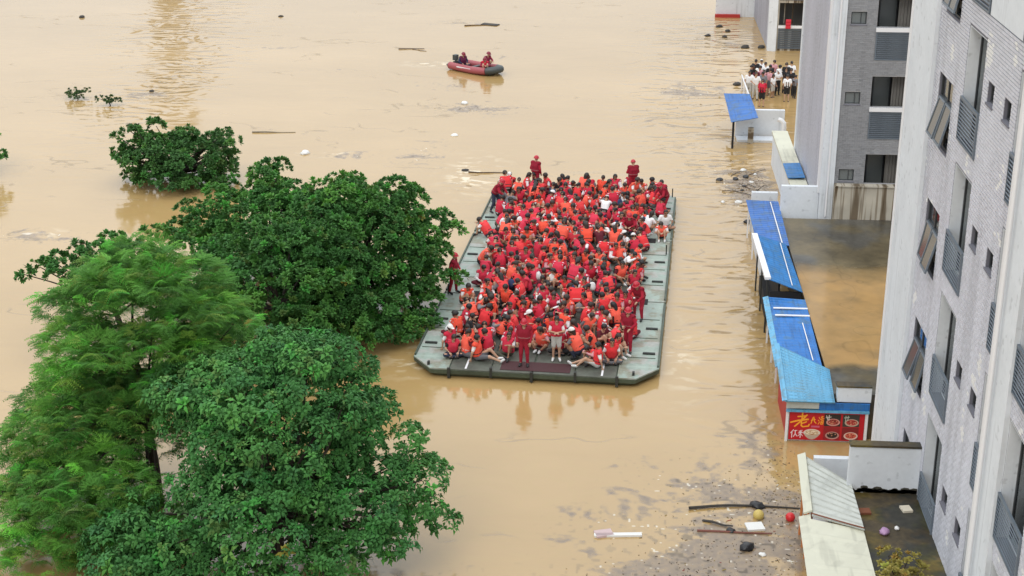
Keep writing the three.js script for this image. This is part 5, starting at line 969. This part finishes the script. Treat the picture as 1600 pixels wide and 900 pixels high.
// ---------------------------------------------------------------- floating debris
{
  const r = makeRng(606);
  const lump = (rx, ry, rz, seed) => { const g = new THREE.IcosahedronGeometry(1, 2), p = g.attributes.position; for (let i = 0; i < p.count; i++) { const x = p.getX(i), y = p.getY(i), z = p.getZ(i), k = 0.5 + 0.75 * fbm(x * 2.6 + seed, y * 2.6 + z * 2.1, 3, 300 + seed) + 0.25 * fbm(x * 7 + z * 3, y * 7 - z * 4, 2, 320 + seed); p.setXYZ(i, x * rx * k, y * ry * k, z * rz * k); } const q = mergeVertices(g.deleteAttribute('normal').deleteAttribute('uv')); q.computeVertexNormals(); return q; };
  const black = std({ color: lin(0.012, 0.012, 0.014), roughness: 0.35 }), white = std({ color: lin(0.72, 0.72, 0.7), roughness: 0.6 }), wood = std({ color: lin(0.11, 0.07, 0.045), roughness: 0.9 }), dark = std({ color: lin(0.05, 0.045, 0.04), roughness: 0.9 });
  const item = (name, geo, mat, x, z, y, turn, label, cat, group) => { const m = mesh(name, geo, mat); m.position.set(x, y, z); m.rotation.y = turn; return tag(m, label, cat, group); };
  const bag = (x, z, s, label, mat = black, name = 'plastic_bag') => item(name, lump(s * 0.8, s * 0.42, s * 0.62, Math.floor(r() * 50)), mat, x, z, s * 0.08, r() * 6, label, 'bag', 'floating bags');
  const stick = (x, z, len, rad, turn, label, mat = wood) => { const k = (f) => V((f - 0.5) * len, 0.02 + 0.05 * (r() - 0.3), (r() - 0.5) * 0.08 * len); return item('floating_branch', tube([k(0), k(0.33), k(0.66), k(1)], rad, rad * 0.5, 6, 10), mat, x, z, 0.0, turn, label, 'branch', 'floating branches'); };
  const board = (x, z, w, d, turn, label, mat) => item('floating_board', box(-w / 2, w / 2, -0.02, 0.04, -d / 2, d / 2), mat, x, z, 0.02, turn, label, 'board', 'floating boards');
  stick(3.95, -39.35, 3.3, 0.05, 0.1, 'long dark branch floating across the scum beside the grey shed', dark);
  bag(4.32, -39.5, 0.28, 'black bag resting against the long dark branch');
  item('ball', new THREE.SphereGeometry(0.16, 18, 12), std({ color: lin(0.55, 0.42, 0.12), roughness: 0.5 }), 4.3, -38.85, 0.08, 0, 'yellowish floating ball beside the white board', 'ball');
  board(4.15, -38.25, 0.5, 0.42, 0.2, 'square white foam board floating beside the yellowish ball', white);
  stick(3.55, -37.95, 2.1, 0.045, -0.05, 'reddish brown stick floating below the white board', std({ color: lin(0.2, 0.08, 0.06), roughness: 0.9 }));
  stick(3.1, -38.35, 0.9, 0.04, -0.35, 'short dark stick lying over the reddish stick', dark);
  bag(3.45, -38.0, 0.18, 'small black bag on the floating sticks');
  bag(3.85, -37.1, 0.3, 'dark rounded bag floating alone near the cream shed');
  bag(4.25, -36.75, 0.14, 'tiny white bag beside the dark rounded bag', white);
  item('ball', new THREE.SphereGeometry(0.14, 20, 14), std({ color: lin(0.6, 0.02, 0.025), roughness: 0.3 }), 5.2, -38.75, 0.1, 0, 'bright red ball floating at the shed pole', 'ball');
  board(0.25, -37.5, 1.35, 0.16, 0.1, 'long white plank floating over the scum', white); board(-0.15, -37.55, 0.5, 0.36, 0.3, 'pinkish panel floating beside the white plank', std({ color: lin(0.55, 0.42, 0.42) }));
  // far
  board(-9.9, -112.4, 1.3, 0.6, -0.35, 'dark floating pallet beyond the inflatable boat', dark); stick(-10.9, -112.0, 1.8, 0.05, 0.2, 'branch trailing from the dark pallet', wood);
  bag(-41.5, -113.0, 0.32, 'dark lump drifting in the far open water', dark, 'debris_lump'); bag(-26.3, -114.5, 0.24, 'small dark lump drifting far beyond the lone tree', dark, 'debris_lump');
  stick(-14.6, -103.2, 1.8, 0.035, 0.2, 'thin branch drifting behind the inflatable boat', wood); stick(-14.0, -102.8, 1.2, 0.03, -0.5, 'crossed twig drifting behind the inflatable boat', wood);
  bag(-28.9, -89.5, 0.22, 'dark tuft in the scum beside the shrub tops', dark, 'debris_lump'); stick(-19.2, -80.3, 2.4, 0.05, 0.02, 'pale stick floating beyond the lone tree', std({ color: lin(0.28, 0.24, 0.18) }));
  bag(-16.6, -76.2, 0.36, 'white bag floating at the tip of the bumpy tree', white); bag(-9.1, -80.4, 0.24, 'small white bag drifting in the open channel', white); bag(-9.3, -87.8, 0.3, 'white scrap in the scum patch under the boat', white);
  bag(-7.8, -73.6, 0.22, 'dark snag head drifting behind the pontoon', dark, 'debris_lump'); stick(-6.7, -73.3, 1.8, 0.04, 0.05, 'thin branch behind the dark snag', wood);
  // cluster by the royal blue roof
  for (const [x, z, s, l] of [[5.05, -72.9, 0.23, 'black bag at the outer end of the debris patch'], [5.85, -73.1, 0.22, 'second black bag in the debris patch'], [6.4, -73.5, 0.24, 'largest black bag in the debris patch'], [6.2, -71.9, 0.16, 'small black bag in the middle of the debris patch'], [6.05, -71.2, 0.14, 'smallest black bag in the debris patch'], [6.0, -66.2, 0.27, 'dark leafy clump against the royal blue roof edge']]) bag(x, z, s, l);
  for (const [x, z, s, l] of [[6.75, -70.8, 0.20, 'white bag in the debris patch beside the annex'], [5.75, -69.2, 0.24, 'white bag drifting between debris patch and low wall'], [5.0, -69.2, 0.16, 'small white scrap at the edge of the debris patch'], [6.6, -72.6, 0.16, 'white scrap among the black bags'], [6.35, -74.7, 0.20, 'pale bag at the far side of the debris patch'], [6.9, -74.0, 0.14, 'tiny white scrap beside the annex wall']]) bag(x, z, s, l, white);
  for (let i = 0; i < 7; i++) stick(5.2 + r() * 2.1, -75 + r() * 5, 0.6 + r() * 0.9, 0.02, r() * 3, ['short twig at the outer side of the debris patch', 'twig lying across the debris patch beside the black bags', 'dark twig between debris patch and annex', 'pale brown twig near the white bag of the debris patch', 'dark twig at the far rim of the debris patch', 'brown twig close to the royal blue roof', 'dark twig among the white scraps'][i], i % 2 ? wood : dark);
  for (const [x, z, s, l] of [[7.2, -112.8, 0.34, 'dark drifting clump beside the distant boundary wall'], [7.75, -111.2, 0.31, 'dark drifting clump nearer the distant block'], [6.2, -109.3, 0.31, 'dark drifting clump in the stirred channel'], [7.4, -109.0, 0.28, 'flat dark clump in front of the distant block'], [8.6, -105.4, 0.43, 'dark clump at the foot of the distant block'], [9.7, -105.4, 0.37, 'dark clump touching the distant block pillar'], [7.3, -93.9, 0.37, 'dark clump floating beside the waiting people']]) bag(x, z, s, l, dark, 'debris_lump');
  // small litter drifting in the scum
  {
    const spots = [[4.0, -37.2, 1.9, 3.2, 420], [5.2, -40.5, 0.6, 2.8, 260], [6.3, -72.2, 0.9, 2.6, 420], [6.9, -71, 0.5, 3, 160], [1.4, -35.2, 2.0, 1.4, 90], [-8.6, -86.6, 2.0, 0.7, 40], [5.6, -107, 1.6, 4, 60], [4.6, -90, 2.0, 3.4, 60]];
    const total = spots.reduce((a, s) => a + s[4], 0), im = new THREE.InstancedMesh(new THREE.BoxGeometry(1, 0.2, 0.35), std({ roughness: 0.8 }), total), m = new THREE.Matrix4(), q = new THREE.Quaternion(), c = new THREE.Color();
    let k = 0; const g2 = () => (r() + r() + r() - 1.5) * 1.3;
    for (const [x, z, rx, rz, n] of spots) for (let i = 0; i < n; i++) { const s = 0.018 + 0.075 * r() * r() * r(); m.compose(V(x + g2() * rx, 0.008, z + g2() * rz), q.setFromAxisAngle(V(0, 1, 0), r() * 6.28), V(s * (1 + 2 * r() * r()), 0.05, s)); im.setMatrixAt(k, m); const t = r(), b = 0.5 + 0.6 * r(); im.setColorAt(k++, t < 0.1 ? c.setRGB(0.6 * b, 0.6 * b, 0.58 * b) : t < 0.3 ? c.setRGB(0.35 * b, 0.25 * b, 0.06) : t < 0.34 ? c.setRGB(0.3, 0.05, 0.05) : c.setRGB(0.07 * b, 0.055 * b, 0.04 * b)); }
    im.name = 'litter'; im.castShadow = im.receiveShadow = true; scene.add(im); tag(im, 'small twigs and scraps drifting in the grey scum', 'litter', null, 'stuff');
  }
  // yard litter
  const on = (m, y) => { m.position.y = y; return m; };
  on(bag(6.95, -34.05, 0.2, 'purple pink bag dropped on the mossy yard', std({ color: lin(0.42, 0.25, 0.42), roughness: 0.5 })), 2.41);
  on(bag(7.3, -34.3, 0.1, 'white scrap dropped on the mossy yard', white), 2.38);
  on(board(7.7, -35.3, 0.26, 0.3, 0.2, 'cream board lying on the yard by the louvres', std({ color: lin(0.66, 0.6, 0.48) })), 2.375);
  on(board(6.6, -35.1, 0.3, 0.26, 0.1, 'rusty red board lying at the yard wall foot', M.rust), 2.375);
  const weed = tree({ ...broad, name: 'weed', seed: 44, label: 'yellowish weeds growing on the mossy yard', base: [7.0, -31.8], fork: [7.0, 2.45, -31.8], radius: 0.02, density: 160, leaf: 0.26, floor: 2.35, dark: [0.3, 0.26, 0.06], light: [0.55, 0.46, 0.13], envelopes: [[7.05, 2.45, -31.9, 0.45, 0.12, 0.7, 40, 0.2, 0.3]] }); weed.userData.category = 'weeds';
  on(bag(6.95, -45.9, 0.14, 'dark bag with white tie left at the terrace edge'), 1.6);
}
renderer.render(scene, camera);
